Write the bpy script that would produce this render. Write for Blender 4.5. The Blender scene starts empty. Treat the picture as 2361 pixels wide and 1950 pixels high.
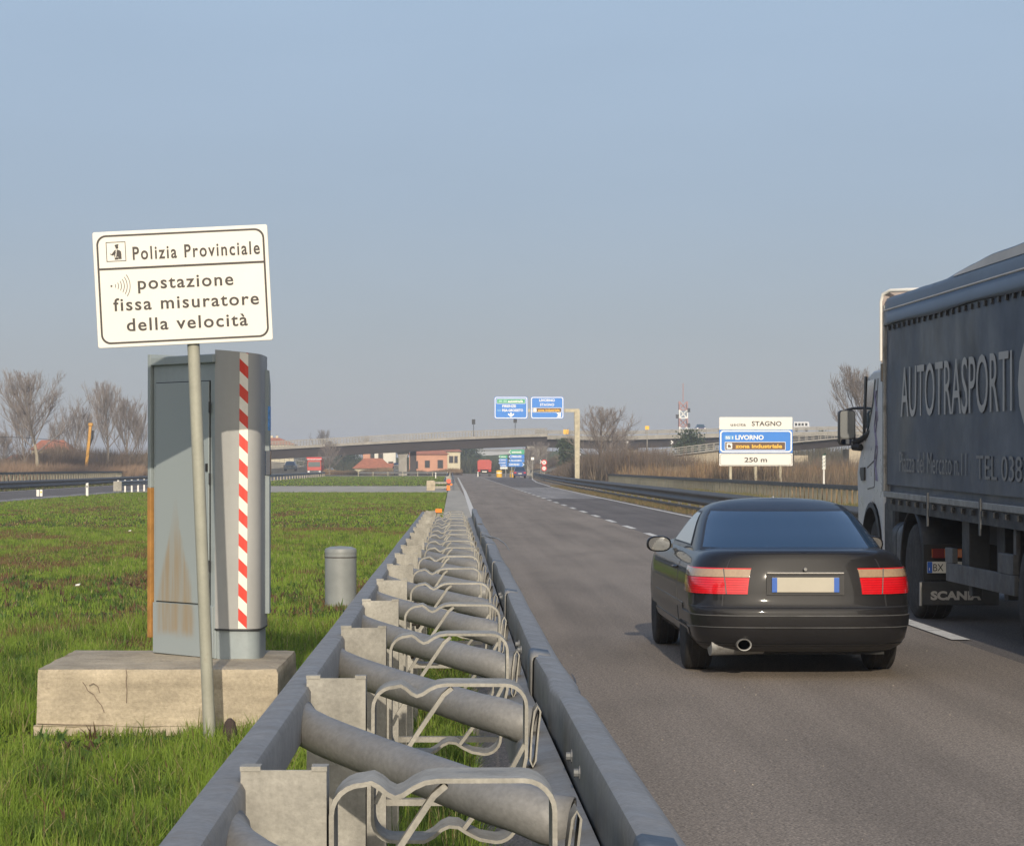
import bpy, bmesh, math, random
import numpy as np
from mathutils import Vector, Matrix

C = bpy.context.scene.collection
SC = bpy.context.scene
R = math.radians

# ------------------------------------------------------------------ camera
FPX, VX, VY, H = 5500.0, 1040.0, 1075.0, 1.6      # focal length and vanishing point in pixels of the 2361 px photograph, eye height
cd = bpy.data.cameras.new('camera')
cam = bpy.data.objects.new('camera', cd); C.objects.link(cam)
cd.sensor_fit = 'HORIZONTAL'; cd.sensor_width = 36.0
cd.lens = 36.0 * FPX / 2361.0
cd.shift_x = (1180.5 - VX) / 2361.0
cd.shift_y = (VY - 975.0) / 2361.0
cd.clip_start = 0.1; cd.clip_end = 9000
cam.location = (0, 0, H); cam.rotation_euler = (R(90), 0, 0)
SC.camera = cam

# ------------------------------------------------------------------ sky, sun, exposure
SUN_EL = R(20.0)
w = bpy.data.worlds.new('World'); SC.world = w; w.use_nodes = True
nt = w.node_tree; nt.nodes.clear()
sky = nt.nodes.new('ShaderNodeTexSky'); sky.sky_type = 'NISHITA'; sky.sun_disc = False
sky.sun_elevation = SUN_EL; sky.sun_rotation = R(180)
sky.altitude = 0; sky.air_density = 1.0; sky.dust_density = 0.6; sky.ozone_density = 2.0
bg = nt.nodes.new('ShaderNodeBackground'); bg.inputs['Strength'].default_value = 0.1
out = nt.nodes.new('ShaderNodeOutputWorld')
# hazy spring air: the clear sky is veiled by a pale grey-blue that thickens towards the horizon all the way round and glows round the sun
wtc = nt.nodes.new('ShaderNodeTexCoord'); wsep = nt.nodes.new('ShaderNodeSeparateXYZ'); nt.links.new(wtc.outputs['Generated'], wsep.inputs[0])
wr = nt.nodes.new('ShaderNodeValToRGB'); nt.links.new(wsep.outputs['Z'], wr.inputs[0])
stops = [(0.0,(3.38,3.56,4.12)), (.05,(3.36,3.70,4.46)), (.11,(3.40,4.12,5.30)), (.19,(3.75,4.80,6.25)), (.45,(2.6,4.1,6.9)), (1.0,(1.5,2.8,5.6))]
while len(wr.color_ramp.elements) < len(stops): wr.color_ramp.elements.new(.5)
for e_, (p_, c_) in zip(wr.color_ramp.elements, stops): e_.position = p_; e_.color = (c_[0]/12.3, c_[1]/12.3, c_[2]/12.3, 1)
wdot = nt.nodes.new('ShaderNodeVectorMath'); wdot.operation = 'DOT_PRODUCT'; nt.links.new(wtc.outputs['Generated'], wdot.inputs[0])
wdot.inputs[1].default_value = (0, -math.cos(SUN_EL), math.sin(SUN_EL))
wmr = nt.nodes.new('ShaderNodeMapRange'); wmr.interpolation_type = 'SMOOTHERSTEP'; nt.links.new(wdot.outputs['Value'], wmr.inputs[0])
wmr.inputs[1].default_value = .30; wmr.inputs[2].default_value = 1.0; wmr.inputs[3].default_value = 0.0; wmr.inputs[4].default_value = 1.0
wgl = nt.nodes.new('ShaderNodeMix'); wgl.data_type = 'RGBA'; nt.links.new(wmr.outputs[0], wgl.inputs[0]); nt.links.new(wr.outputs[0], wgl.inputs[6]); wgl.inputs[7].default_value = (1.35, 1.22, 1.04, 1)
wmp = nt.nodes.new('ShaderNodeMapping'); wmp.inputs['Scale'].default_value = (5, 5, 22); nt.links.new(wtc.outputs['Generated'], wmp.inputs[0])
wns = nt.nodes.new('ShaderNodeTexNoise'); wns.inputs['Scale'].default_value = 1; wns.inputs['Detail'].default_value = 4; nt.links.new(wmp.outputs[0], wns.inputs['Vector'])
wnr = nt.nodes.new('ShaderNodeMapRange'); nt.links.new(wns.outputs[0], wnr.inputs[0])
for q_, z_ in enumerate((.3, .7, 9.75, 10.25)): wnr.inputs[q_+1].default_value = z_
wsc = nt.nodes.new('ShaderNodeVectorMath'); wsc.operation = 'SCALE'; nt.links.new(wgl.outputs[2], wsc.inputs[0]); nt.links.new(wnr.outputs[0], wsc.inputs['Scale'])
wmx = nt.nodes.new('ShaderNodeMix'); wmx.data_type = 'RGBA'; wmx.inputs[0].default_value = .85; wmx.clamp_factor = True
nt.links.new(sky.outputs[0], wmx.inputs[6]); nt.links.new(wsc.outputs[0], wmx.inputs[7])
nt.links.new(wmx.outputs[2], bg.inputs[0]); nt.links.new(bg.outputs[0], out.inputs[0])
sl = bpy.data.lights.new('sun', 'SUN'); sl.energy = 3.1; sl.angle = R(0.5); sl.color = (1.0, 0.88, 0.71)
so = bpy.data.objects.new('sun', sl); C.objects.link(so); so.location = (0, -40, 30)
so.rotation_euler = (R(90) - SUN_EL, 0, R(0.0))
SC.view_settings.view_transform = 'Standard'; SC.view_settings.look = 'None'
SC.view_settings.exposure = 0.3; SC.view_settings.gamma = 1.0; SC.view_settings.use_curve_mapping = False
SC.render.engine = 'CYCLES'
SC.cycles.max_bounces = 6; SC.cycles.diffuse_bounces = 3; SC.cycles.glossy_bounces = 3
SC.cycles.transmission_bounces = 4; SC.cycles.transparent_max_bounces = 6
SC.cycles.caustics_reflective = False; SC.cycles.caustics_refractive = False

# ------------------------------------------------------------------ helpers
rng = random.Random(7)
nrg = np.random.default_rng(11)

def P(tx, ty, Y):
    """world point at depth Y seen at pixel (tx, ty) of the photograph"""
    return Vector(((tx - VX) * Y / FPX, Y, H - (ty - VY) * Y / FPX))

class MB:
    def __init__(s): s.v = []; s.f = []; s.m = []
    def add(s, vs, fs, mi=0):
        o = len(s.v)
        s.v += [tuple(p) for p in vs]
        s.f += [tuple(i + o for i in f) for f in fs]
        s.m += [mi] * len(fs); return s
    def box(s, x0, x1, y0, y1, z0, z1, mi=0):
        vs = [(x0,y0,z0),(x1,y0,z0),(x1,y1,z0),(x0,y1,z0),(x0,y0,z1),(x1,y0,z1),(x1,y1,z1),(x0,y1,z1)]
        return s.add(vs, [(0,3,2,1),(4,5,6,7),(0,1,5,4),(1,2,6,5),(2,3,7,6),(3,0,4,7)], mi)
    def bar(s, p, q, wd, ht, up=(0,0,1), mi=0):
        p = Vector(p); q = Vector(q); d = (q - p).normalized(); u = Vector(up)
        if abs(d.dot(u)) > .99: u = Vector((0,1,0))
        a = d.cross(u).normalized(); b = a.cross(d)
        vs = []
        for e in (p, q):
            for sa, sb in ((-1,-1),(1,-1),(1,1),(-1,1)):
                vs.append(e + a * (sa * wd / 2) + b * (sb * ht / 2))
        return s.add(vs, [(0,1,2,3),(7,6,5,4),(0,4,5,1),(1,5,6,2),(2,6,7,3),(3,7,4,0)], mi)
    def tube(s, pts, r, n=8, mi=0, cap=True):
        pts = [Vector(p) for p in pts]; k = len(pts)
        rs = r if isinstance(r, (list, tuple)) else [r] * k
        vs = []; prev = None
        for i, p in enumerate(pts):
            d = (pts[min(i+1,k-1)] - pts[max(i-1,0)])
            d = d.normalized() if d.length > 1e-9 else Vector((0,0,1))
            if prev is None:
                u = Vector((0,0,1)) if abs(d.z) < .9 else Vector((1,0,0))
                a = d.cross(u).normalized()
            else:
                a = (prev - d * prev.dot(d))
                a = a.normalized() if a.length > 1e-6 else d.orthogonal().normalized()
            prev = a; b = d.cross(a)
            for j in range(n):
                t = 2 * math.pi * j / n
                vs.append(p + (a * math.cos(t) + b * math.sin(t)) * rs[i])
        fs = [(i*n+j, i*n+(j+1) % n, (i+1)*n+(j+1) % n, (i+1)*n+j) for i in range(k-1) for j in range(n)]
        if cap: fs += [tuple(range(n-1,-1,-1)), tuple((k-1)*n + j for j in range(n))]
        return s.add(vs, fs, mi)
    def lathe(s, prof, n=24, c=(0,0,0), axis='z', mi=0):
        vs = []
        for r, h in prof:
            for j in range(n):
                t = 2 * math.pi * j / n; a, b = r * math.cos(t), r * math.sin(t)
                q = (a, b, h) if axis == 'z' else ((h, a, b) if axis == 'x' else (a, h, b))
                vs.append((q[0]+c[0], q[1]+c[1], q[2]+c[2]))
        k = len(prof)
        fs = [(i*n+j, i*n+(j+1) % n, (i+1)*n+(j+1) % n, (i+1)*n+j) for i in range(k-1) for j in range(n)]
        if prof[0][0] > 1e-6: fs.append(tuple(range(n-1,-1,-1)))
        if prof[-1][0] > 1e-6: fs.append(tuple((k-1)*n+j for j in range(n)))
        return s.add(vs, fs, mi)
    def prism(s, poly, d0, d1, plane='xz', mi=0):
        n = len(poly)
        def q(p, d):
            return (p[0], d, p[1]) if plane == 'xz' else ((d, p[0], p[1]) if plane == 'yz' else (p[0], p[1], d))
        vs = [q(p, d0) for p in poly] + [q(p, d1) for p in poly]
        fs = [tuple(range(n)), tuple(range(2*n-1, n-1, -1))] + [(i, n+i, n+(i+1) % n, (i+1) % n) for i in range(n)]
        return s.add(vs, fs, mi)
    def face(s, poly, y, mi=0):
        return s.add([(p[0], y, p[1]) for p in poly], [tuple(range(len(poly)))], mi)
    def ring(s, a, b, y, mi=0):
        n = len(a)
        return s.add([(p[0], y, p[1]) for p in a] + [(p[0], y, p[1]) for p in b], [(i, (i+1) % n, n+(i+1) % n, n+i) for i in range(n)], mi)
    def grid(s, rows, close=False, mi=0):
        nr, nc = len(rows), len(rows[0]); vs = [p for r in rows for p in r]
        fs = [(i*nc+j, i*nc+(j+1) % nc, (i+1)*nc+(j+1) % nc, (i+1)*nc+j) for i in range(nr-1) for j in range(nc if close else nc-1)]
        return s.add(vs, fs, mi)
    def sweep(s, prof, path, closed=False, mi=0, cap=False):
        path = [Vector(p) for p in path]; k = len(path); rows = []
        for i, p in enumerate(path):
            d = path[min(i+1,k-1)] - path[max(i-1,0)]; d.z = 0; d.normalize()
            a = Vector((d.y, -d.x, 0))
            rows.append([p + a * q[0] + Vector((0,0,q[1])) for q in prof])
        s.grid(rows, closed, mi)
        if cap:
            n = len(prof)
            s.add(rows[0], [tuple(range(n))], mi); s.add(rows[-1], [tuple(range(n-1,-1,-1))], mi)
        return s
    def xf(s, M, start=0):
        for i in range(start, len(s.v)): s.v[i] = tuple(M @ Vector(s.v[i]))
        return s
    def mesh(s, name, mats, smooth=None, fix=True):
        me = bpy.data.meshes.new(name); me.from_pydata(s.v, [], s.f)
        for m_ in (mats if isinstance(mats, (list, tuple)) else [mats]): me.materials.append(m_)
        me.polygons.foreach_set('material_index', s.m)
        if fix:
            b = bmesh.new(); b.from_mesh(me); bmesh.ops.recalc_face_normals(b, faces=b.faces[:]); b.to_mesh(me); b.free()
        if smooth is not None:
            me.polygons.foreach_set('use_smooth', [True] * len(me.polygons)); me.set_sharp_from_angle(angle=R(smooth))
        me.update(); return me
    def build(s, name, mats, parent=None, smooth=None, bevel=0.0, fix=True, seg=2, world=False):
        if world and parent is not None:
            o = parent; off = Vector((0,0,0))
            while o is not None: off += o.location; o = o.parent
            s.v = [(p[0]-off.x, p[1]-off.y, p[2]-off.z) for p in s.v]
        ob = bpy.data.objects.new(name, s.mesh(name, mats, smooth, fix)); C.objects.link(ob); ob.parent = parent
        if bevel:
            md = ob.modifiers.new('edge', 'BEVEL'); md.width = bevel; md.segments = seg; md.limit_method = 'ANGLE'; md.angle_limit = R(35)
        return ob

def tag(o, label=None, cat=None, group=None, kind=None):
    if label: o['label'] = label
    if cat: o['category'] = cat
    if group: o['group'] = group
    if kind: o['kind'] = kind
    return o
def thing(name, label, cat, loc=(0,0,0), rot=(0,0,0), group=None):
    o = bpy.data.objects.new(name, None); C.objects.link(o); o.empty_display_size = .3
    o.location = loc; o.rotation_euler = rot
    return tag(o, label, cat, group)
def copy_part(o, parent, loc=None):
    c = o.copy(); C.objects.link(c); c.parent = parent
    if loc is not None: c.location = loc
    return c
def copy_tree(o, parent=None):
    c = o.copy(); C.objects.link(c); c.parent = parent
    for ch in list(o.children): copy_tree(ch, c)
    return c
def struct(name, mb, m, **k):
    return tag(mb.build(name, m, **k), kind='structure')

def rrect(x0, z0, x1, z1, r, n=5):
    pts = []
    for cx, cz, a0 in ((x1-r, z0+r, -90), (x1-r, z1-r, 0), (x0+r, z1-r, 90), (x0+r, z0+r, 180)):
        for i in range(n+1):
            a = R(a0 + 90*i/n); pts.append((cx + r*math.cos(a), cz + r*math.sin(a)))
    return pts
def circle(cx, cz, r, n=20):
    return [(cx + r*math.cos(2*math.pi*i/n), cz + r*math.sin(2*math.pi*i/n)) for i in range(n)]

# lettering: outlines of the built-in font, taken once while the scene is empty
_txt = {}
def bake_text(strings):
    for st, bold, *trk in strings:
        cu = bpy.data.curves.new('lettering', 'FONT'); cu.body = st; cu.size = 1.0; cu.resolution_u = 4; cu.offset = bold; cu.space_character = trk[0] if trk else 1.0
        ob = bpy.data.objects.new('lettering', cu); C.objects.link(ob)
        dg = bpy.context.evaluated_depsgraph_get(); dg.update()
        me = bpy.data.meshes.new_from_object(ob.evaluated_get(dg))
        v = np.array([x.co[:] for x in me.vertices]) if len(me.vertices) else np.zeros((1,3))
        _txt[st] = (v, [tuple(p.vertices) for p in me.polygons])
        bpy.data.objects.remove(ob); bpy.data.meshes.remove(me); bpy.data.curves.remove(cu)
CAP = 0.73
def text_pts(st, x0, z0, width, cap, slant=0):
    """letters between x0 and x0+width on the baseline z0 with capital height cap -> 2D points and faces"""
    v, f = _txt[st]; a, b = v[:,0].min(), v[:,0].max()
    X = x0 + (v[:,0]-a) * width / (b-a); Z = z0 + v[:,1] * cap / CAP
    return list(zip(X, Z)), f
def add_text(mb, st, x0, z0, width, cap, y, mi=0):
    p, f = text_pts(st, x0, z0, width, cap)
    mb.add([(a, y, b) for a, b in p], f, mi)

bake_text([('Polizia Provinciale', .020, 1.22), ('postazione', .016, 1.16), ('fissa misuratore', .016, 1.16), ('della velocità', .016, 1.16),
           ('AUTOTRASPORTI', .0), ('Piazza del Mercato n.11', -.004), ('TEL 0383', 0.0), ('G', .02), ('SCANIA', .05), ('BX 00', .0),
           ('SOR', .03), ('uscita', .022, 1.1), ('STAGNO', .022, 1.05), ('LIVORNO', .03), ('SS 1', .03), ('zona industriale', .03), ('250 m', .022),
           ('FIRENZE', .03), ('PISA-GROSSETO', .03), ('autostrada', .03), ('I', 0.0)])

# ------------------------------------------------------------------ materials
def mat(name, col, rough=.6, metal=0.0, var=.12, scale=3.0, bump=0.0, bscale=40.0, col2=None, spec=.5, coat=0.0, coords='Object', detail=4.0):
    m = bpy.data.materials.new(name); m.use_nodes = True; n = m.node_tree; b = n.nodes['Principled BSDF']
    b.inputs['Roughness'].default_value = rough; b.inputs['Metallic'].default_value = metal
    b.inputs['Specular IOR Level'].default_value = spec
    if coat: b.inputs['Coat Weight'].default_value = coat; b.inputs['Coat Roughness'].default_value = .04
    tc = n.nodes.new('ShaderNodeTexCoord')
    src = tc.outputs['Object']
    if coords == 'World':
        g = n.nodes.new('ShaderNodeNewGeometry'); src = g.outputs['Position']
    if var > 0 or col2:
        ns = n.nodes.new('ShaderNodeTexNoise'); ns.inputs['Scale'].default_value = scale; ns.inputs['Detail'].default_value = detail; ns.inputs['Roughness'].default_value = .62
        n.links.new(src, ns.inputs['Vector'])
        rp = n.nodes.new('ShaderNodeMapRange'); rp.inputs[1].default_value = .32; rp.inputs[2].default_value = .68
        n.links.new(ns.outputs[0], rp.inputs[0])
        mx = n.nodes.new('ShaderNodeMix'); mx.data_type = 'RGBA'
        c2 = col2 or tuple(max(0, c*(1+var)) for c in col); c1 = col if col2 else tuple(c*(1-var) for c in col)
        mx.inputs[6].default_value = (*c1, 1); mx.inputs[7].default_value = (*c2, 1)
        n.links.new(rp.outputs[0], mx.inputs[0]); n.links.new(mx.outputs[2], b.inputs['Base Color'])
    else:
        b.inputs['Base Color'].default_value = (*col, 1)
    if bump:
        n2 = n.nodes.new('ShaderNodeTexNoise'); n2.inputs['Scale'].default_value = bscale; n2.inputs['Detail'].default_value = 5
        n.links.new(src, n2.inputs['Vector'])
        bp = n.nodes.new('ShaderNodeBump'); bp.inputs['Strength'].default_value = bump; bp.inputs['Distance'].default_value = .02
        n.links.new(n2.outputs[0], bp.inputs['Height']); n.links.new(bp.outputs[0], b.inputs['Normal'])
    return m
def attr_mat(name, rough=.7, trans=0.0):
    m = bpy.data.materials.new(name); m.use_nodes = True; n = m.node_tree; b = n.nodes['Principled BSDF']
    b.inputs['Roughness'].default_value = rough; b.inputs['Specular IOR Level'].default_value = .25
    a = n.nodes.new('ShaderNodeAttribute'); a.attribute_name = 'tint'; n.links.new(a.outputs['Color'], b.inputs['Base Color'])
    if trans:
        t = n.nodes.new('ShaderNodeBsdfTranslucent'); n.links.new(a.outputs['Color'], t.inputs['Color'])
        mx = n.nodes.new('ShaderNodeMixShader'); mx.inputs[0].default_value = trans
        o = n.nodes['Material Output']
        n.links.new(b.outputs[0], mx.inputs[1]); n.links.new(t.outputs[0], mx.inputs[2]); n.links.new(mx.outputs[0], o.inputs[0])
    return m
def worn(name, col, spot, rough=.65, metal=0.0, scale=6.0, amt=.2, thr=(.60,.72), sscale=9.0, smax=.7, streak=None, bump=.15, bscale=70, coords='Object', spec=.35, fine=.12):
    m = bpy.data.materials.new(name); m.use_nodes = True; n = m.node_tree; b = n.nodes['Principled BSDF']
    b.inputs['Metallic'].default_value = metal; b.inputs['Specular IOR Level'].default_value = spec
    if coords == 'World':
        src = n.nodes.new('ShaderNodeNewGeometry').outputs['Position']
    else: src = n.nodes.new('ShaderNodeTexCoord').outputs['Object']
    oi = n.nodes.new('ShaderNodeObjectInfo'); ad = n.nodes.new('ShaderNodeVectorMath'); ad.operation = 'MULTIPLY_ADD'
    n.links.new(oi.outputs['Random'], ad.inputs[0]); ad.inputs[1].default_value = (37, 19, 53); n.links.new(src, ad.inputs[2]); src = ad.outputs[0]
    def noise(sc, det=5, rgh=.6):
        v = src
        if isinstance(sc, tuple):
            mp = n.nodes.new('ShaderNodeMapping'); mp.inputs['Scale'].default_value = sc; n.links.new(src, mp.inputs[0]); v = mp.outputs[0]; sc = 1
        x = n.nodes.new('ShaderNodeTexNoise'); x.inputs['Scale'].default_value = sc; x.inputs['Detail'].default_value = det; x.inputs['Roughness'].default_value = rgh
        n.links.new(v, x.inputs['Vector']); return x.outputs[0]
    def mr(v, lo, hi, c, d, sm=False):
        k = n.nodes.new('ShaderNodeMapRange'); n.links.new(v, k.inputs[0])
        if sm: k.interpolation_type = 'SMOOTHSTEP'
        for q, z in enumerate((lo, hi, c, d)): k.inputs[q+1].default_value = z
        return k.outputs[0]
    def mul(a, c):
        k = n.nodes.new('ShaderNodeMath'); k.operation = 'MULTIPLY'; n.links.new(a, k.inputs[0]); n.links.new(c, k.inputs[1]); return k.outputs[0]
    f = mul(mr(noise(scale), .3, .7, 1-amt, 1+amt), mr(noise(scale*11, 3), .3, .7, 1-fine, 1+fine))
    if streak: f = mul(f, mr(noise(streak, 4), .3, .7, 1-amt, 1+amt*.6))
    sc_ = n.nodes.new('ShaderNodeVectorMath'); sc_.operation = 'SCALE'; sc_.inputs[0].default_value = col; n.links.new(f, sc_.inputs['Scale'])
    sp = mul(mr(noise(sscale, 6, .7), thr[0], thr[1], 0, smax, True), mr(noise(sscale*6, 4), .3, .6, .4, 1))
    mx = n.nodes.new('ShaderNodeMix'); mx.data_type = 'RGBA'; n.links.new(sp, mx.inputs[0]); n.links.new(sc_.outputs[0], mx.inputs[6]); mx.inputs[7].default_value = (*spot, 1)
    n.links.new(mx.outputs[2], b.inputs['Base Color'])
    rv = mr(noise(scale*2.3), .3, .7, max(.05, rough-.12), min(1, rough+.12)); n.links.new(rv, b.inputs['Roughness'])
    bp = n.nodes.new('ShaderNodeBump'); bp.inputs['Strength'].default_value = bump; bp.inputs['Distance'].default_value = .02
    n.links.new(noise(bscale, 5), bp.inputs['Height']); n.links.new(bp.outputs[0], b.inputs['Normal'])
    return m
M = {}
M['galv'] = worn('galvanised_steel', (.215,.212,.205), (.17,.14,.105), .58, .15, 7, .10, (.62,.74), 4, .55, (3,.25,12), .1, 90)
M['galv_post'] = worn('weathered_galvanised_steel', (.30,.288,.255), (.16,.085,.045), .7, .1, 9, .2, (.64,.74), 7, .8, (14,14,2), .14, 80, spec=.3)
M['galv_far'] = mat('dull_galvanised_steel', (.17,.175,.18), .6, .2, .15, 2)
M['rail_dark'] = mat('dark_rail_steel', (.085,.08,.075), .6, .2, .15, 2)
M['baluster'] = mat('pale_baluster_paint', (.42,.38,.28), .8, 0, .2, 3)
M['rust'] = mat('rusty_steel', (.20,.10,.05), .9, 0, .3, 20)
M['bolt'] = mat('dark_bolt_steel', (.05,.045,.04), .6, .5, .2, 30)
M['concrete'] = worn('cast_concrete', (.40,.345,.26), (.20,.165,.125), .92, 0, 4, .2, (.55,.70), 5, .6, (1.2,1.2,14), .5, 45, spec=.15)
M['concrete_far'] = worn('pale_concrete', (.29,.275,.245), (.19,.175,.16), .9, 0, .5, .14, (.55,.72), .7, .6, (1.0,1.0,.12), .1, 8, spec=.2)
M['concrete_slab'] = worn('slab_concrete', (.36,.335,.285), (.20,.19,.165), .9, 0, .9, .14, (.56,.7), 1.1, .6, (1.2,.08,1), .2, 30, coords='World', spec=.2)
M['white_paint'] = mat('white_sign_paint', (.68,.665,.62), .45, 0, .02, 4)
M['white_line'] = worn('worn_road_paint', (.60,.58,.53), (.24,.22,.20), .8, 0, 2.5, .12, (.50,.62), 5, .75, None, .2, 60, coords='World')
M['black_print'] = mat('dark_sign_print', (.020,.014,.013), .5, 0, 0)
M['sign_blue'] = mat('blue_sign_sheet', (.004,.165,.58), .4, 0, .04, 3)
M['sign_green'] = mat('green_sign_sheet', (.02,.30,.17), .4, 0, .04, 3)
M['sign_brown'] = mat('brown_sign_sheet', (.085,.035,.01), .4, 0, .04, 3)
M['sign_yellow'] = mat('yellow_sign_print', (.80,.44,.02), .4, 0, .03, 3)
M['sign_white'] = mat('white_sign_print', (.74,.74,.72), .4, 0, .02, 3)
M['sign_red'] = mat('red_sign_sheet', (.55,.02,.02), .4, 0, .03, 3)
M['sign_back'] = mat('grey_sign_back', (.25,.25,.25), .6, .2, .1, 3)
M['orange'] = mat('orange_reflector', (.95,.20,.01), .3, 0, .05, 3)
M['pole_grey'] = worn('grey_green_pole_paint', (.30,.30,.25), (.19,.165,.12), .55, 0, 5, .10, (.62,.74), 5, .6, (9,9,.8), .06, 60, fine=.04)
M['box_grey'] = worn('grey_cabinet_paint', (.275,.315,.325), (.20,.20,.175), .5, 0, 2.2, .07, (.62,.74), 3, .5, (6,6,.6), .04, 40, fine=.03)
M['column_grey'] = worn('grey_column_paint', (.335,.335,.325), (.24,.235,.21), .47, 0, 1.6, .05, (.62,.76), 2.5, .45, (7,7,.5), .03, 40, fine=.02)
M['tape_red'] = mat('red_tape', (.58,.035,.02), .35, 0, .05, 6)
M['tape_white'] = mat('white_tape', (.74,.70,.62), .35, 0, .05, 6)
M['rubber'] = worn('tyre_rubber', (.022,.021,.02), (.06,.052,.045), .85, 0, 8, .3, (.48,.66), 6, .6, None, .2, 60)
M['plastic'] = mat('black_plastic', (.018,.018,.02), .5, 0, .1, 10)
M['dark_under'] = mat('sooty_chassis_steel', (.02,.02,.02), .8, .1, .2, 4)
M['alloy'] = mat('alloy_rim', (.35,.35,.36), .35, .8, .08, 10)
M['chrome'] = mat('chrome', (.7,.68,.64), .15, 1.0, 0)
M['car_paint'] = mat('anthracite_paint', (.012,.0115,.0125), .45, .0, .08, 5, coat=.5, spec=.15)
M['glass_dark'] = mat('sky_tinted_glass', (.015,.034,.068), .04, 0, 0, spec=.6, coat=.5)  # blue sky reflection put into the base colour of the dark glass
M['glass_side'] = mat('side_glass', (.05,.08,.09), .05, 0, 0, spec=.9, coat=1.0)
M['mirror'] = mat('mirror_glass', (.35,.36,.37), .03, 1.0, 0)
M['lamp_red'] = mat('red_lamp_lens', (.58,.008,.014), .15, 0, .05, 30, coat=1.0)
M['lamp_rib'] = mat('deep_red_lens_rib', (.30,.004,.008), .2, 0, .05, 30)
M['lamp_clear'] = mat('clear_amber_lamp_lens', (.34,.235,.15), .2, 0, .1, 40, coat=1.0)
M['lamp_amber'] = mat('amber_lamp_lens', (.55,.12,.02), .2, 0, .1, 40, coat=1.0)
M['plate_white'] = mat('white_number_plate', (.66,.64,.58), .4, 0, .03, 5)
M['plate_blue'] = mat('blue_plate_band', (.02,.10,.42), .4, 0, .03, 5)
M['curtain'] = worn('slate_blue_tarpaulin', (.066,.080,.106), (.080,.078,.073), .5, 0, .5, .14, (.48,.66), .45, .75, (.3,1.3,.16), .08, 3, spec=.3)
M['tarp_roof'] = mat('blue_roof_tarpaulin', (.075,.105,.15), .5, 0, .1, .8, .1, 4)
M['curtain_print'] = mat('pale_grey_tarpaulin_print', (.38,.36,.33), .6, 0, .1, 2)
M['curtain_print_dim'] = mat('faded_tarpaulin_print', (.19,.185,.175), .6, 0, .15, 2)
M['cab_paint'] = worn('pale_grey_cab_paint', (.47,.48,.49), (.22,.21,.20), .35, 0, 2, .06, (.55,.72), 2, .5, (1,1,4), .03, 20, fine=.02)
M['truck_grey'] = worn('grey_truck_steel', (.085,.087,.09), (.06,.045,.035), .6, .1, 3, .25, (.5,.66), 4, .7, None, .1, 40)
M['truck_dark'] = worn('dark_grey_truck_plastic', (.028,.030,.033), (.06,.05,.04), .6, 0, 3, .25, (.5,.7), 4, .5, None, .1, 40)
M['alu'] = worn('dirty_aluminium', (.24,.24,.235), (.09,.08,.07), .5, .4, 4, .2, (.5,.66), 3, .7, None, .1, 40)
M['bark'] = mat('bare_grey_bark', (.17,.145,.12), .9, 0, .2, 1.5)
M['bark_pale'] = mat('pale_bare_bark', (.27,.235,.17), .9, 0, .2, 1.5)
M['twig'] = mat('bare_twigs', (.20,.172,.155), .9, 0, .2, .5)
M['twig_brown'] = mat('brown_twigs', (.13,.09,.06), .9, 0, .25, .5)
M['leaf_dark'] = mat('dark_evergreen_leaf', (.035,.055,.025), .8, 0, .4, .8)
M['bridge_steel_and_shade'] = mat('girder_steel_and_pier_shade', (.035,.028,.027), .7, 0, .12, .3)
M['roof_tile'] = mat('terracotta_roof_tile', (.36,.13,.07), .85, 0, .2, 1.2, .2, 6)
M['wall_pink'] = mat('salmon_house_plaster', (.52,.27,.18), .9, 0, .06, .8)
M['wall_white'] = mat('white_house_plaster', (.62,.60,.54), .9, 0, .06, .8)
M['wall_cream'] = mat('cream_house_plaster', (.55,.50,.36), .9, 0, .06, .8)
M['window_dark'] = mat('dark_house_window', (.03,.032,.035), .2, 0, 0)
M['shutter'] = mat('brown_shutter', (.10,.06,.04), .7, 0, .1, 3)
M['red_truck'] = mat('red_truck_paint', (.40,.045,.03), .5, 0, .12, 2)
M['blue_truck'] = mat('blue_truck_paint', (.04,.12,.35), .5, 0, .1, 2)
M['silver_car'] = mat('silver_blue_car_paint', (.28,.34,.42), .35, .2, .05, 2, coat=.6)
M['white_car'] = mat('white_car_paint', (.55,.57,.60), .4, 0, .04, 2, coat=.5)
M['navy_car'] = mat('navy_car_paint', (.02,.03,.10), .3, .2, .05, 2, coat=.8)
M['yellow'] = mat('yellow_machine_paint', (.50,.25,.02), .5, 0, .15, 2)
M['attenuator'] = mat('yellow_crash_drum_plastic', (.75,.42,.02), .5, 0, .1, 2)
M['leaf_attr'] = attr_mat('grass_blades', .6, .35)
M['reed_attr'] = attr_mat('dry_reeds', .8, .25)

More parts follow.
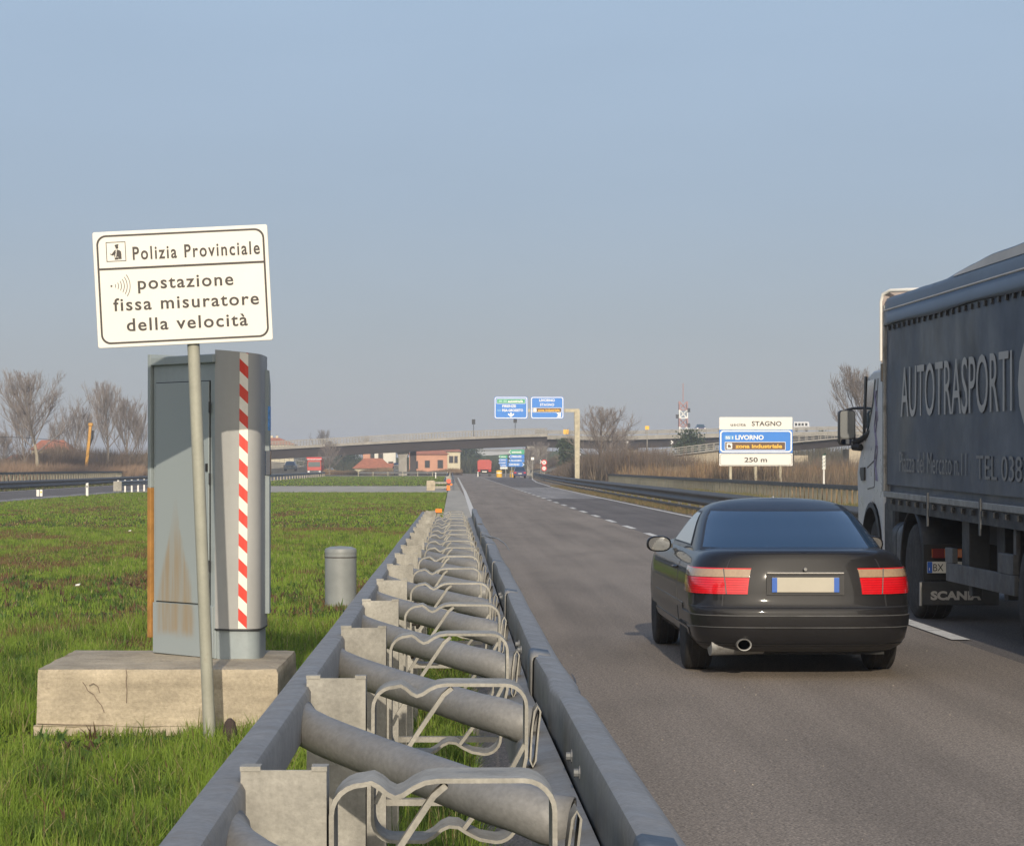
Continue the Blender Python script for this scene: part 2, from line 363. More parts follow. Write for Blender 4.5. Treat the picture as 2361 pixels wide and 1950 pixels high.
# ------------------------------------------------------------------ the ground and the roads
def ground_mat():
    m = bpy.data.materials.new('turf'); m.use_nodes = True; n = m.node_tree; b = n.nodes['Principled BSDF']
    b.inputs['Roughness'].default_value = .9; b.inputs['Specular IOR Level'].default_value = .15
    g = n.nodes.new('ShaderNodeNewGeometry')
    def noise(sc, det=4):
        x = n.nodes.new('ShaderNodeTexNoise'); x.inputs['Scale'].default_value = sc; x.inputs['Detail'].default_value = det
        n.links.new(g.outputs['Position'], x.inputs['Vector']); return x.outputs[0]
    def ramp(src, stops):
        r = n.nodes.new('ShaderNodeValToRGB'); n.links.new(src, r.inputs[0])
        e = r.color_ramp.elements
        while len(e) < len(stops): e.new(.5)
        for q, (p, c) in zip(e, stops): q.position = p; q.color = (*c, 1)
        return r.outputs[0]
    a = ramp(noise(.55, 6), [(.30, (.050,.075,.018)), (.48, (.085,.115,.025)), (.60, (.115,.105,.035)), (.72, (.125,.070,.040))])
    f = ramp(noise(9, 5), [(.3, (.45,.45,.45)), (.7, (1.0,1.0,1.0))])
    mx = n.nodes.new('ShaderNodeMix'); mx.data_type = 'RGBA'; mx.blend_type = 'MULTIPLY'; mx.inputs[0].default_value = 1
    n.links.new(a, mx.inputs[6]); n.links.new(f, mx.inputs[7]); n.links.new(mx.outputs[2], b.inputs['Base Color'])
    bp = n.nodes.new('ShaderNodeBump'); bp.inputs['Strength'].default_value = .8; bp.inputs['Distance'].default_value = .06
    n.links.new(noise(14, 6), bp.inputs['Height']); n.links.new(bp.outputs[0], b.inputs['Normal'])
    return m
def asphalt_mat(name, base, warm=.0, streak=.15):
    m = bpy.data.materials.new(name); m.use_nodes = True; n = m.node_tree; b = n.nodes['Principled BSDF']
    b.inputs['Roughness'].default_value = .88; b.inputs['Specular IOR Level'].default_value = .22
    g = n.nodes.new('ShaderNodeNewGeometry')
    def noise(scv, det=4):
        mp = n.nodes.new('ShaderNodeMapping'); mp.inputs['Scale'].default_value = scv
        n.links.new(g.outputs['Position'], mp.inputs[0])
        x = n.nodes.new('ShaderNodeTexNoise'); x.inputs['Scale'].default_value = 1; x.inputs['Detail'].default_value = det
        n.links.new(mp.outputs[0], x.inputs['Vector']); return x.outputs[0]
    def mrange(s, lo, hi, a=.3, c=.7):
        r = n.nodes.new('ShaderNodeMapRange'); r.inputs[1].default_value = a; r.inputs[2].default_value = c
        r.inputs[3].default_value = lo; r.inputs[4].default_value = hi; n.links.new(s, r.inputs[0]); return r.outputs[0]
    def mul(a, c):
        k = n.nodes.new('ShaderNodeMath'); k.operation = 'MULTIPLY'; n.links.new(a, k.inputs[0]); n.links.new(c, k.inputs[1]); return k.outputs[0]
    v = mul(mul(mul(mrange(noise((75,75,75), 3), .40, 1.60), mrange(noise((28,16,28), 4), .82, 1.18)), mrange(noise((2.2,.05,1), 5), 1-streak, 1+streak)), mrange(noise((.5,.12,1), 5), .84, 1.12))
    v = mul(v, mrange(noise((1.1,.30,1), 6), .87, 1.0, .34, .50))
    v = mul(v, mrange(noise((260,260,260), 1), .7, 1.3))
    mx = n.nodes.new('ShaderNodeVectorMath'); mx.operation = 'SCALE'; mx.inputs[0].default_value = base
    n.links.new(v, mx.inputs['Scale']); n.links.new(mx.outputs[0], b.inputs['Base Color'])
    bp = n.nodes.new('ShaderNodeBump'); bp.inputs['Strength'].default_value = .5; bp.inputs['Distance'].default_value = .006
    n.links.new(noise((120,120,120), 2), bp.inputs['Height']); n.links.new(bp.outputs[0], b.inputs['Normal'])
    return m
M['turf'] = ground_mat()
M['asphalt'] = asphalt_mat('worn_brown_asphalt', (.225,.190,.155))
M['asphalt_dark'] = asphalt_mat('newer_dark_asphalt', (.13,.116,.106))
M['asphalt_pale'] = asphalt_mat('pale_asphalt_repair', (.235,.222,.21))
M['dry_verge'] = mat('dry_verge_soil', (.20,.145,.085), .95, 0, .3, 1.3, .5, 14, coords='World')

g = MB()
xs = [-2500,-300,-60,-28,-14,-6,0,6,14,28,60,300,2500]; ys = [-60,0,10,20,40,80,150,300,600,1500,5000]
g.grid([[(x, y, -.012) for x in xs] for y in ys])
struct('ground', g, M['turf'])

# main carriageway: left lane in old brown asphalt, right lane newer and dark with a pale repair
def strip(name, m, pts, z):
    """pts: (y, x_left, x_right)"""
    s = MB(); s.grid([[(a, y, z), (b, y, z)] for y, a, b in pts]); return struct(name, s, m, fix=False)
def edge_x(y): return float(np.interp(y, [0,40,105,150,338,450], [.66,.68,.78,.87,.97,1.0]))
strip('road_left_lane', M['asphalt'], [(-30,.05,4.66),(40,.1,4.64),(82,.2,4.62),(170,.3,4.6),(300,.35,4.5),(520,.4,4.4)], 0.0)
strip('road_right_lane', M['asphalt_dark'], [(-30,4.66,7.9),(40,4.64,7.9),(82,4.62,7.9),(135,4.61,7.9),(182,4.6,8.0),(290,4.5,10.0),(335,4.45,11.6)], 0.0)
strip('road_repair', M['asphalt_pale'], [(118,4.68,7.5),(150,4.68,7.52),(182,4.66,7.6)], .004)
strip('road_far', M['asphalt'], [(335,4.45,11.6),(420,4.4,13.5),(520,4.4,14)], 0.0)
strip('verge', M['dry_verge'], [(-30,7.9,12),(60,7.9,12),(182,8.0,12.5),(290,10,15),(335,11.6,16)], -.004)
strip('median_strip', M['concrete_slab'], [(42,-.24,.5),(82,-.26,.66),(125,-.22,.72),(175,-.2,.60),(260,-.2,.45),(360,-.2,.40)], .004)
strip('median_crossover', M['concrete_slab'], [(147,-20.1,-.26),(194,-20.1,-.24)], .002)
strip('left_carriageway', M['asphalt_dark'], [(60,-28.6,-20.2),(160,-28.6,-20.2),(520,-28.8,-20.4)], 0.0)
strip('left_shoulder', M['asphalt_pale'], [(60,-21.3,-20.2),(160,-21.3,-20.2),(300,-21.4,-20.3)], .006)
strip('cross_road', M['asphalt'], [(385,-28,.3),(432,-28,.3)], .004)

# painted lines, each its own piece of paint
def line_mesh(x0, x1, y0, y1, z, wd):
    s = MB(); s.add([(x0-wd/2,y0,z),(x0+wd/2,y0,z),(x1+wd/2,y1,z),(x1-wd/2,y1,z)], [(0,1,2,3)]); return s
s = MB(); s.grid([[(edge_x(y)-.09, y, .008), (edge_x(y)+.09, y, .008)] for y in (38,60,90,150,250,338)])
struct('edge_line', s, M['white_line'], fix=False)
s = MB(); s.grid([[(x-.08, y, .010), (x+.08, y, .010)] for x, y in ((7.58,-10),(7.57,40),(7.56,90),(7.6,140),(7.75,182),(8.6,240),(9.9,290),(11.3,332))])
struct('edge_line', s, M['white_line'], fix=False)
k = 0
for y in [7.3, 14.6, 21.9] + [32.3+7.13*i for i in range(54)]:
    xx = float(np.interp(y, [0,40,150,300,420], [4.70,4.67,4.62,4.42,4.3]))
    struct('lane_dash', line_mesh(xx, xx, y, y + 3.3, .012, .17), M['white_line'], fix=False)
for y in range(88, 300, 9):
    struct('lane_dash', line_mesh(-21.2, -21.2, y, y+4.0, .012, .14), M['white_line'], fix=False)
s = MB(); s.grid([[(-28.2,70,.010),(-28.0,70,.010)],[(-28.2,300,.010),(-28.0,300,.010)],[(-28.4,520,.010),(-28.2,520,.010)]])
struct('edge_line', s, M['white_line'], fix=False)

# fine cracks in the old asphalt beside the barrier, and the grit that gathers under the rail
for pts_ in ([(.60,14.0),(.63,15.2),(.62,16.4),(.68,17.9),(.70,19.5),(.76,21.8)], [(.84,12.2),(.86,13.5),(.84,15.0),(.90,16.6),(.93,18.4)]):
    cm = MB(); rows_ = []
    for i_, (x_, y_) in enumerate(pts_):
        for k_ in range(6):
            f_ = k_/6; j_ = min(i_+1, len(pts_)-1); xx = x_+(pts_[j_][0]-x_)*f_+rng.uniform(-.008,.008); yy_ = y_+(pts_[j_][1]-y_)*f_; wd_ = .002+rng.random()*.004
            if not rows_ or yy_ > rows_[-1][0][1]+.01: rows_.append([(xx-wd_,yy_,.003),(xx+wd_,yy_,.003)])
    cm.grid(rows_); struct('road_crack', cm, M['black_print'], fix=False)
gv = MB()
for _ in range(3600):
    y_ = 6+44*rng.random()**1.6; x_ = .40+abs(rng.gauss(0,.13)); r_ = rng.uniform(.002,.007)
    if rng.random() < .04: x_ = rng.uniform(.5,4.4)
    gv.add([(x_-r_,y_-r_,.001),(x_+r_,y_-r_*.6,.001),(x_+r_*.2,y_+r_,.001),(x_,y_,.001+r_*1.2)], [(0,1,3),(1,2,3),(2,0,3)])
tag(gv.build('gravel', mat('loose_grit', (.26,.23,.19), .9, 0, .3, 40), fix=False), label='loose grit gathered on the road under the median barrier rail', kind='stuff')

# low rises behind: the approach bank of the overpass, the ramp bank, the far field edge
def mound(name, cx, cy, rx, ry, h, m, n=40):
    rows = []
    for i in range(n+1):
        row = []
        for j in range(n+1):
            u, v = 2*i/n-1, 2*j/n-1; q = max(0, 1-u*u)**1.2 * max(0, 1-v*v)**1.2
            row.append((cx+u*rx, cy+v*ry, -.012 - .05 + h*q*(1+.08*math.sin(7*u+3*v)) ))
        rows.append(row)
    s = MB(); s.grid(rows); return struct(name, s, m, smooth=60)
mound('embankment', -6, 610, 60, 40, 4.2, M['turf'])
mound('embankment', 22, 640, 40, 45, 5.5, M['turf'])
mound('far_rise', -260, 1500, 500, 260, 9, M['turf'])
mound('far_rise', 420, 1700, 600, 260, 14, M['turf'])

# ------------------------------------------------------------------ overpass
def railing_mb(path, h, post_every, wd=.07):
    """posts, top rail and lower rail following a path of 3D points"""
    a, b = MB(), MB()
    path = [Vector(p) for p in path]
    seg = [(path[i+1]-path[i]).length for i in range(len(path)-1)]; L = sum(seg)
    def at(d):
        for i, l in enumerate(seg):
            if d <= l or i == len(seg)-1: return path[i].lerp(path[i+1], min(1, d/l))
            d -= l
    d = 0
    while d < L:
        p = at(d); a.box(p.x-wd/2, p.x+wd/2, p.y-.05, p.y+.05, p.z, p.z+h); d += post_every
    for zz, t in ((h, .1), (h*.62, .06), (h*.3, .06)):
        for i in range(len(path)-1): b.bar(path[i]+Vector((0,0,zz)), path[i+1]+Vector((0,0,zz)), .07, t)
    return a, b
YO = 420.0
ov = thing('overpass', 'long grey road overpass with dark girder crossing above the highway far ahead', 'overpass', (-10, YO, 0))
prof = [(390,1049),(500,1043),(623,1037),(780,1028.5),(930,1020),(1060,1013.5),(1200,1008),(1262,1006.5)]
def ov_pt(tx, dy=0.0, off=0.0):
    p = P(tx, np.interp(tx, [q[0] for q in prof], [q[1] for q in prof]), YO); return Vector((p.x, YO+off, p.z+dy))
txs = [390,450,500,560,623,700,780,860,930,1000,1060,1130,1200,1262]
dk = MB(); dk.grid([[ov_pt(t,0,-.1), ov_pt(t,.50,-.1), ov_pt(t,.50,9.6), ov_pt(t,0,9.6)] for t in txs], close=True)
dk.build('deck', M['concrete_far'], ov, world=True)
gd = MB(); gd.grid([[ov_pt(t,-1.62,1.0), ov_pt(t,.01,.5), ov_pt(t,.01,9.0), ov_pt(t,-1.62,8.4)] for t in txs], close=True)
gd.build('girder', M['bridge_steel_and_shade'], ov, world=True)
for off in (.12, 9.4):
    a, b = railing_mb([ov_pt(t,.5,off) for t in txs], .95, .55)
    tag(a.build('railing_post', M['concrete_far'], ov, world=True), kind='stuff'); b.build('railing_bar', M['concrete_far'], ov, world=True)
# hammerhead pier
pr = MB(); px = P(928, 1041, YO)
pr.prism([(px.x-.75, -.1), (px.x+.75, -.1), (px.x+.75, 3.2), (px.x+1.2, 4.35), (px.x-1.2, 4.35), (px.x-.75, 3.2)], YO+2.2, YO+7.4)
pr.build('pier', M['concrete_far'], ov, world=True, bevel=.06)
pr = MB(); pr.box(px.x+1.25, px.x+2.35, YO+3.2, YO+6.4, -.1, 4.3); pr.build('pier', M['bridge_steel_and_shade'], ov, world=True, bevel=.05)  # pier column in shade: its shade is painted with the dark girder colour
pr = MB(); q = P(1215, 1030, YO); pr.box(q.x, q.x+3.6, YO+.8, YO+8.6, -.1, 5.15); pr.build('abutment', M['concrete_far'], ov, world=True)
pr = MB(); q = P(390, 1050, YO); pr.box(q.x-3, q.x+.4, YO, YO+9, -.1, 2.6); pr.build('abutment', M['concrete_far'], ov, world=True)
for tx in (1092, 1188):          # lamps and small posts on the deck
    p = ov_pt(tx, .5, .6)
    l = MB(); l.tube([p, p+Vector((0,0,2.1))], .06, 6); l.box(p.x-.3, p.x+.3, p.y-.08, p.y+.08, p.z+2.1, p.z+3.0); l.build('road_marker', M['truck_dark'], ov, world=True)

# right-hand viaduct
YV = 430.0
vd = thing('viaduct', 'grey concrete viaduct running right behind the exit sign above the reeds', 'viaduct', (45, YV, 0))
def vp(tx, dy=0., off=0.):
    ty = np.interp(tx, [1262,1400,1657,1970,2400], [1012,1015.5,1008,1003,1000]); p = P(tx, ty, YV); return Vector((p.x, YV+off, p.z+dy))
tv = [1235,1330,1400,1500,1600,1700,1800,1900,2000,2200,2400]
d = MB(); d.grid([[vp(t,0,-.1), vp(t,.75,-.1), vp(t,.75,10), vp(t,0,10)] for t in tv], close=True); d.build('deck', M['concrete_far'], vd, world=True)
d = MB(); d.grid([[vp(t,-1.45,1.4), vp(t,.01,.9), vp(t,.01,9), vp(t,-1.45,8.6)] for t in tv], close=True); d.build('girder', M['bridge_steel_and_shade'], vd, world=True)
a, b = railing_mb([vp(t,.75,.1) for t in tv], .85, 2.2); tag(a.build('railing_post', M['concrete_far'], vd, world=True), kind='stuff'); b.build('railing_bar', M['concrete_far'], vd, world=True)
for q in (0.32, .60):
    b = MB(); b.sweep([(-.05,0),(-.05,.16),(.05,.16),(.05,0)], [vp(t,.75+q,.1) for t in tv], closed=True); b.build('barrier_rail', M['concrete_far'], vd, world=True)
for tx in (1462, 1640, 1838, 2040, 2250):
    p = vp(tx); d = MB(); d.box(p.x-1.0, p.x+1.0, YV+2.5, YV+7.5, -.1, p.z-1.4); d.build('pier', M['concrete_far'], vd, world=True)

# exit ramp climbing to the right in front of the viaduct
YR = 300.0
rm = thing('exit_ramp', 'curved exit ramp with open railing climbing to the right behind the reeds', 'ramp', (40, YR, 0))
rp = [(1465,1063,306),(1560,1050,303),(1657,1038.5,300),(1760,1028,300),(1850,1019,300),(1934,1011.5,302),(2100,998,308),(2300,985,318)]
def rpt(i, dy=0., off=0.):
    p = P(*rp[i]); return Vector((p.x, p.y+off, p.z+dy))
n_ = len(rp)
d = MB(); d.grid([[rpt(i,0,-.1), rpt(i,.16,-.1), rpt(i,.16,7.5), rpt(i,0,7.5)] for i in range(n_)], close=True); d.build('deck', M['concrete_far'], rm, world=True)
d = MB(); d.grid([[rpt(i,-1.0,1.0), rpt(i,.01,.7), rpt(i,.01,7), rpt(i,-1.0,6.8)] for i in range(2, n_)], close=True); d.build('girder', M['bridge_steel_and_shade'], rm, world=True)
d = MB(); wl = [rpt(i,.0,.35) for i in range(0,3)]
d.grid([[Vector((p.x,p.y,-.1)), p, p+Vector((0,6.5,0)), Vector((p.x,p.y+6.5,-.1))] for p in wl], close=True); d.build('retaining_wall', M['concrete'], rm, world=True)
for off in (.05, 7.3):
    a, b = railing_mb([rpt(i,.16,off) for i in range(n_)], .8, 1.0); tag(a.build('railing_post', M['concrete_far'], rm, world=True), kind='stuff'); b.build('railing_bar', M['concrete_far'], rm, world=True)
for tx, ww in ((1842, .9), (1966, .75), (2150, .8)):
    p = P(tx, 1040, 303); d = MB(); d.box(p.x-ww, p.x+ww, 301.2, 306.2, -.1, 3.0 if tx < 1900 else 3.8); d.build('pier', M['concrete'], rm, world=True, bevel=.05)
# earth bank carrying the start of the ramp
s = MB(); rows = []
for tx, top, Y in ((1225,.1,330),(1290,.75,322),(1373,1.7,314),(1420,2.0,310),(1466,2.2,306)):
    x = (tx-VX)/FPX*Y; rows.append([(x,Y-6.0,-.05),(x,Y-.6,top),(x,Y+7.2,top),(x,Y+14,-.05)])
s.grid(rows); struct('ramp_bank', s, M['dry_verge'])
s = MB(); s.grid([[(r[1][0], r[1][1]+.8, r[1][2]+.03), (r[2][0], r[2][1]-.8, r[2][2]+.03)] for r in rows]); struct('ramp_road', s, M['asphalt_pale'])

# left bank with a ramp road and railing under the left end of the overpass
lr = thing('ramp_railing', 'pale ramp parapet with railing descending under the left end of the overpass', 'railing', (-30, 440, 0))
pts = [P(600,1061,440), P(650,1066,440), P(705,1076,440), P(740,1084,440)]
a, b = railing_mb(pts, .9, .9); tag(a.build('railing_post', M['concrete_far'], lr, world=True), kind='stuff'); b.build('railing_bar', M['concrete_far'], lr, world=True)
d = MB(); d.grid([[Vector((p.x,p.y-.2,-.1)), Vector((p.x,p.y-.2,p.z)), Vector((p.x,p.y+6,p.z)), Vector((p.x,p.y+6,-.1))] for p in pts], close=True); d.build('parapet', M['concrete_far'], lr, world=True)

# ------------------------------------------------------------------ houses
def house(name, label, x, y, wx, wy, hw, hr, wallm, hip=.5, windows=(), cat='house', yaw=0, chimneys=(), shutters=True):
    t = thing(name, label, cat, (x, y, 0), (0, 0, R(yaw)))
    b = MB(); b.box(-wx/2, wx/2, -wy/2, wy/2, -.1, hw); b.build('wall', wallm, t)
    e = .45; r = MB(); hx = max(.01, wx/2*(1-hip))
    vs = [(-wx/2-e,-wy/2-e,hw+.01),(wx/2+e,-wy/2-e,hw+.01),(wx/2+e,wy/2+e,hw+.01),(-wx/2-e,wy/2+e,hw+.01),(-hx,0,hw+hr),(hx,0,hw+hr)]
    r.add(vs, [(0,1,5,4),(1,2,5),(2,3,4,5),(3,0,4),(0,3,2,1)]); r.build('roof', M['roof_tile'], t)
    for (cx, cy) in chimneys:
        c = MB(); c.box(cx-.3, cx+.3, cy-.3, cy+.3, hw+hr*.3, hw+hr+.5); c.build('chimney', wallm, t)
    for (u, z, ww, hh) in windows:
        f = MB(); f.box(u-ww/2-.12, u+ww/2+.12, -wy/2-.06, -wy/2+.05, z-.1, z+hh+.1); fr = f.build('window', M['shutter'] if shutters else M['white_paint'], t)
        p = MB(); p.box(u-ww/2, u+ww/2, -wy/2-.09, -wy/2-.03, z, z+hh); p.build('pane', M['window_dark'], fr)
    return t
def hx_(tx, Y): return (tx-VX)*Y/FPX
house('house', 'salmon house with terracotta roof under the overpass right of the pier', hx_(988,480), 480, 7.6, 8, 4.0, 1.3, M['wall_pink'], .45, [(-2.6,1.2,.9,1.4),(-.2,1.4,.8,1.3),(2.4,1.3,.9,1.5)])
house('house', 'cream two storey house seen to the right of the salmon house', hx_(1037,505), 505, 4.4, 8, 4.7, .7, M['wall_cream'], .2, [(.3,2.4,.7,1.3),(1.3,2.4,.5,1.3)], chimneys=[(-1,0)])
house('house', 'white house with small balcony left of the overpass pier', hx_(889,500), 500, 4.4, 8, 4.9, .5, M['wall_white'], .3, [(-.9,2.9,.8,1.3),(1.2,1.0,.8,1.5)])
house('house', 'pale salmon house behind the long low terracotta roof', hx_(858,510), 510, 3.6, 8, 5.0, .5, M['wall_pink'], .3, [(.2,3.3,.7,1.0)])
house('shed', 'long low building with broad terracotta roof beside the white house', hx_(860,470), 470, 7.0, 7, 1.2, 2.0, M['wall_cream'], .5, cat='shed')
house('shed', 'small low terracotta roofed shed in front of the white house', hx_(893,462), 462, 4.0, 5, .9, 1.3, M['wall_cream'], .4, cat='shed')
house('house', 'cream house with hipped orange roof rising behind the left end of the overpass', hx_(632,560), 560, 9.8, 9, 6.6, 1.7, M['wall_cream'], .75, [(-1.5,4.2,.9,1.4),(1.6,4.2,.9,1.4)], chimneys=[(-.6,.4),(.7,.2)])
house('farmhouse', 'old terracotta roofed farmhouse among the bare trees on the left', hx_(122,380), 380, 5.6, 7, 4.2, 1.6, M['wall_cream'], .35, [(-1.4,2.4,.7,1.1),(.2,2.4,.7,1.1),(1.6,2.4,.7,1.1)])
house('farmhouse', 'low cream cottage at the left edge behind brown hedges', hx_(44,390), 390, 3.0, 5, 2.6, .9, M['wall_cream'], .35, [(0,1.3,.6,.8)])

# far grey warehouse seen through the overpass
t = thing('warehouse', 'long pale grey warehouse seen under the overpass beyond the trucks', 'warehouse', (hx_(1150,700), 700, 0))
b = MB(); b.box(-6.5, 11, 0, 14, -.1, 6.2); b.build('wall', mat('grey_warehouse_cladding', (.33,.35,.38), .7, 0, .04, .5), t)
b = MB(); b.box(-6.8, 11.3, -.3, 14.3, 6.2, 6.7); b.build('roof', M['galv_far'], t)

# red and white radio mast on the horizon
t = thing('radio_mast', 'red and white lattice radio mast rising behind the viaduct', 'mast', (hx_(1575,600), 600, 0))
bands = [M['sign_white'], mat('pale_red_mast_paint', (.34,.19,.18), .7, 0, .1, 1)]  # white and muted pale red bands
z0 = 9.5
for i in range(4):
    b = MB(); z1 = z0 + 2.1; rw = [1.0,1.0,.98,.95][i]
    for sx, sy in ((-1,-1),(1,-1),(1,1),(-1,1)): b.bar((sx*rw,sy*rw,z0),(sx*rw,sy*rw,z1),.28,.28)
    for sx, sy, ex, ey in ((-1,-1,1,-1),(1,-1,1,1),(1,1,-1,1),(-1,1,-1,-1)):
        b.bar((sx*rw,sy*rw,z0),(ex*rw,ey*rw,z1),.16,.16); b.bar((ex*rw,ey*rw,z0),(sx*rw,sy*rw,z1),.16,.16); b.bar((sx*rw,sy*rw,z0+.02),(ex*rw,ey*rw,z0+.02),.2,.2)
    b.build('mast_section', bands[i % 2], t); z0 = z1
b = MB()
for sx, sy in ((-1,-1),(1,-1),(1,1),(-1,1)): b.bar((sx*1.3,sy*1.3,-.1),(sx*1.0,sy*1.0,9.5),.28,.28)
for k in range(5):
    for sx, sy, ex, ey in ((-1,-1,1,-1),(1,1,-1,1)): b.bar((sx*1.2,sy*1.2,k*1.9),(ex*1.2,ey*1.2,k*1.9+1.9),.16,.16)
b.build('mast_leg', M['galv_far'], t)
b = MB(); b.tube([(0,0,17.8),(0,0,22.5)], .12, 6); b.build('antenna', bands[1], t)
for a_, z in ((-1.6,13.6),(1.3,15.2),(1.3,11.4)):
    b = MB(); b.box(a_-.35, a_+.35, -1.5, -1.1, z, z+1.0); b.build('antenna_panel', M['truck_dark'], t)

# ------------------------------------------------------------------ bare trees and shrubs
def tree_mesh(seed, height, trunk_r, bole, n1, n2, n3, up, spread, sides=3, jit=.10):
    rg = random.Random(seed); tr, cr = MB(), MB()
    def path(p, d, L, k, up_):
        pts = [p]
        for i in range(k):
            d = (d + Vector((rg.uniform(-jit,jit), rg.uniform(-jit,jit), rg.uniform(-jit*.4,jit) + up_/k*.5))).normalized()
            p = p + d*L/k; pts.append(p)
        return pts
    tp = path(Vector((0,0,-.1)), Vector((0,0,1)), height*.93, 8, .2)
    tr.tube(tp, [trunk_r*(1-i/8)**.8+.012 for i in range(9)], 7)
    def along(pts, t):
        f = t*(len(pts)-1); i = min(int(f), len(pts)-2); return pts[i].lerp(pts[i+1], f-i), (pts[i+1]-pts[i]).normalized()
    for i in range(n1):
        t = bole + (1-bole)*((i+rg.random())/n1)**.85; t = min(t, .985)
        p, d = along(tp, t); az = i*2.4 + rg.uniform(-.5,.5)
        tilt = spread*(1.15-.6*t)*rg.uniform(.75,1.2)
        L = height*(1-t)*rg.uniform(.62,.95)*(1.0 if t>.5 else .9) + height*.07
        v = Vector((math.cos(az)*math.sin(tilt), math.sin(az)*math.sin(tilt), math.cos(tilt)))
        r0 = trunk_r*.42*(1-t)**.6+.014
        p1 = path(p, v, L, 5, up); cr.tube(p1, [r0*(1-k/5.6) for k in range(6)], sides+1, cap=False)
        m2 = max(3, int(n2*min(1.15, L/(.30*height)))); m3 = max(2, int(n3*min(1.15, .35+L/(.42*height))))
        for j in range(m2):
            s = .18+.8*((j+rg.random())/m2); q, dd = along(p1, s)
            rd = Vector((rg.gauss(0,1), rg.gauss(0,1), rg.gauss(0,1)))
            v2 = (dd*1.0 + rd*.38*spread/.6 + Vector((0,0,up*.5))).normalized(); L2 = L*(1-s*.6)*rg.uniform(.3,.55)
            p2 = path(q, v2, L2, 3, up); cr.tube(p2, [max(.009, r0*.38*(1-k/3.4)) for k in range(4)], sides, cap=False)
            for k in range(m3):
                s2 = .15+.85*((k+rg.random())/m3); q2, d2 = along(p2, s2)
                rd = Vector((rg.gauss(0,1), rg.gauss(0,1), rg.gauss(0,1)))
                v3 = (d2 + rd*.42*spread/.6 + Vector((0,0,up*.5))).normalized(); L3 = L2*rg.uniform(.3,.6)+.15
                p3 = path(q2, v3, L3, 2, up); cr.tube(p3, [.014,.011,.007], 3, cap=False)
    return tr, cr
TREES = {}
def get_tree(key, **kw):
    tr, cr = tree_mesh(**kw); TREES[key] = (tr, cr)
    return key
def tree_meshes():
    specs = dict(poplar=dict(seed=3,height=13,trunk_r=.19,bole=.26,n1=34,n2=11,n3=8,up=.7,spread=.80),
                 slim=dict(seed=5,height=12,trunk_r=.15,bole=.16,n1=30,n2=10,n3=8,up=.8,spread=.62),
                 round=dict(seed=8,height=9,trunk_r=.17,bole=.10,n1=36,n2=11,n3=7,up=.45,spread=.95),
                 thin=dict(seed=12,height=12,trunk_r=.10,bole=.2,n1=24,n2=9,n3=7,up=.9,spread=.52))
    for k, s_ in specs.items():
        tr, cr = tree_mesh(**s_)
        TREES[k] = (tr.mesh('trunk', M['bark'], 40), cr.mesh('crown', M['twig'], fix=False), tr.mesh('trunk', M['bark_pale'], 40))
tree_meshes()
HT = dict(poplar=13, slim=12, round=9, thin=12)
def tree(kind, label, x, y, h, yaw=0, pale=False, wide=1.0, name='bare_tree', group=None, z=0):
    t = thing(name, label, 'tree', (x, y, z), (0,0,yaw), group); s = h/HT[kind]; t.scale = (s*wide, s*wide, s)
    for nm, me in (('trunk', TREES[kind][2 if pale else 0]), ('crown', TREES[kind][1])):
        o = bpy.data.objects.new(nm, me); C.objects.link(o); o.parent = t
    return t
G1 = 'bare trees along the left road'
tree('poplar', 'tall bare tree with pale trunk and wide fan crown on the left', hx_(88,280), 280, 12.9, .4, True, 1.2, group=G1)
tree('slim', 'bare grey tree just left of the tall pale-trunked tree', hx_(58,300), 300, 9.6, 1.4, wide=.95, group=G1)
tree('poplar', 'bare tree with dark forked trunk right of the yellow crane arm', hx_(250,300), 300, 12.2, 2.2, wide=.9, group=G1)
tree('slim', 'brownish bare tree close beside the left edge of the grey cabinet', hx_(294,290), 290, 9.8, .9, wide=1.05, group=G1)
tree('thin', 'thin bare tree between the farmhouse and the yellow crane arm', hx_(165,330), 330, 9.8, 2.9, wide=1.5, group=G1)
tree('thin', 'faint slender bare tree right behind the yellow crane arm', hx_(198,350), 350, 9.2, 1.9, wide=1.2, group=G1)
tree('thin', 'slender bare tree half hidden by the cabinet', hx_(326,310), 310, 8.4, .2, wide=1.2, group=G1)
tree('round', 'low bare tree at the left edge of the view behind the railing', hx_(10,310), 310, 6.2, 2.5, wide=1.1, group=G1)
tree('thin', 'small bare tree above the farmhouse roof', hx_(135,400), 400, 9.0, .7, wide=1.3, group=G1)
G2 = 'bare trees by the highway ahead'
tree('round', 'big rounded bare tree right of the overhead sign post', hx_(1385,262), 262, 8.3, .3, wide=1.1, group=G2)
tree('slim', 'smaller bare tree leaning on the right side of the rounded bare tree', hx_(1430,275), 275, 5.6, 1.3, wide=1.0, group=G2)
tree('round', 'bare tree in front of the overpass behind the red oncoming truck', hx_(760,405), 405, 6.0, 1.3, wide=.85, group=G2)
tree('thin', 'faint bare tree poking above the overpass railing near the orange roof', hx_(748,600), 600, 10.6, 1.1, wide=1.6, group=G2)
tree('thin', 'faint bare tree beyond the overpass above the white house', hx_(838,640), 640, 9.6, 2.1, wide=1.6, group=G2)
tree('poplar', 'bare tree behind the mirror of the grey truck', hx_(2012,190), 190, 9.6, .9, wide=1.05, group=G2)
tree('round', 'leafless bushy tree under the right end of the overpass', hx_(1245,400), 400, 5.8, .9, wide=1.0, group=G2)
tree('round', 'second leafless bush beside the overpass abutment', hx_(1222,395), 395, 4.8, 2.9, wide=1.0, group=G2)

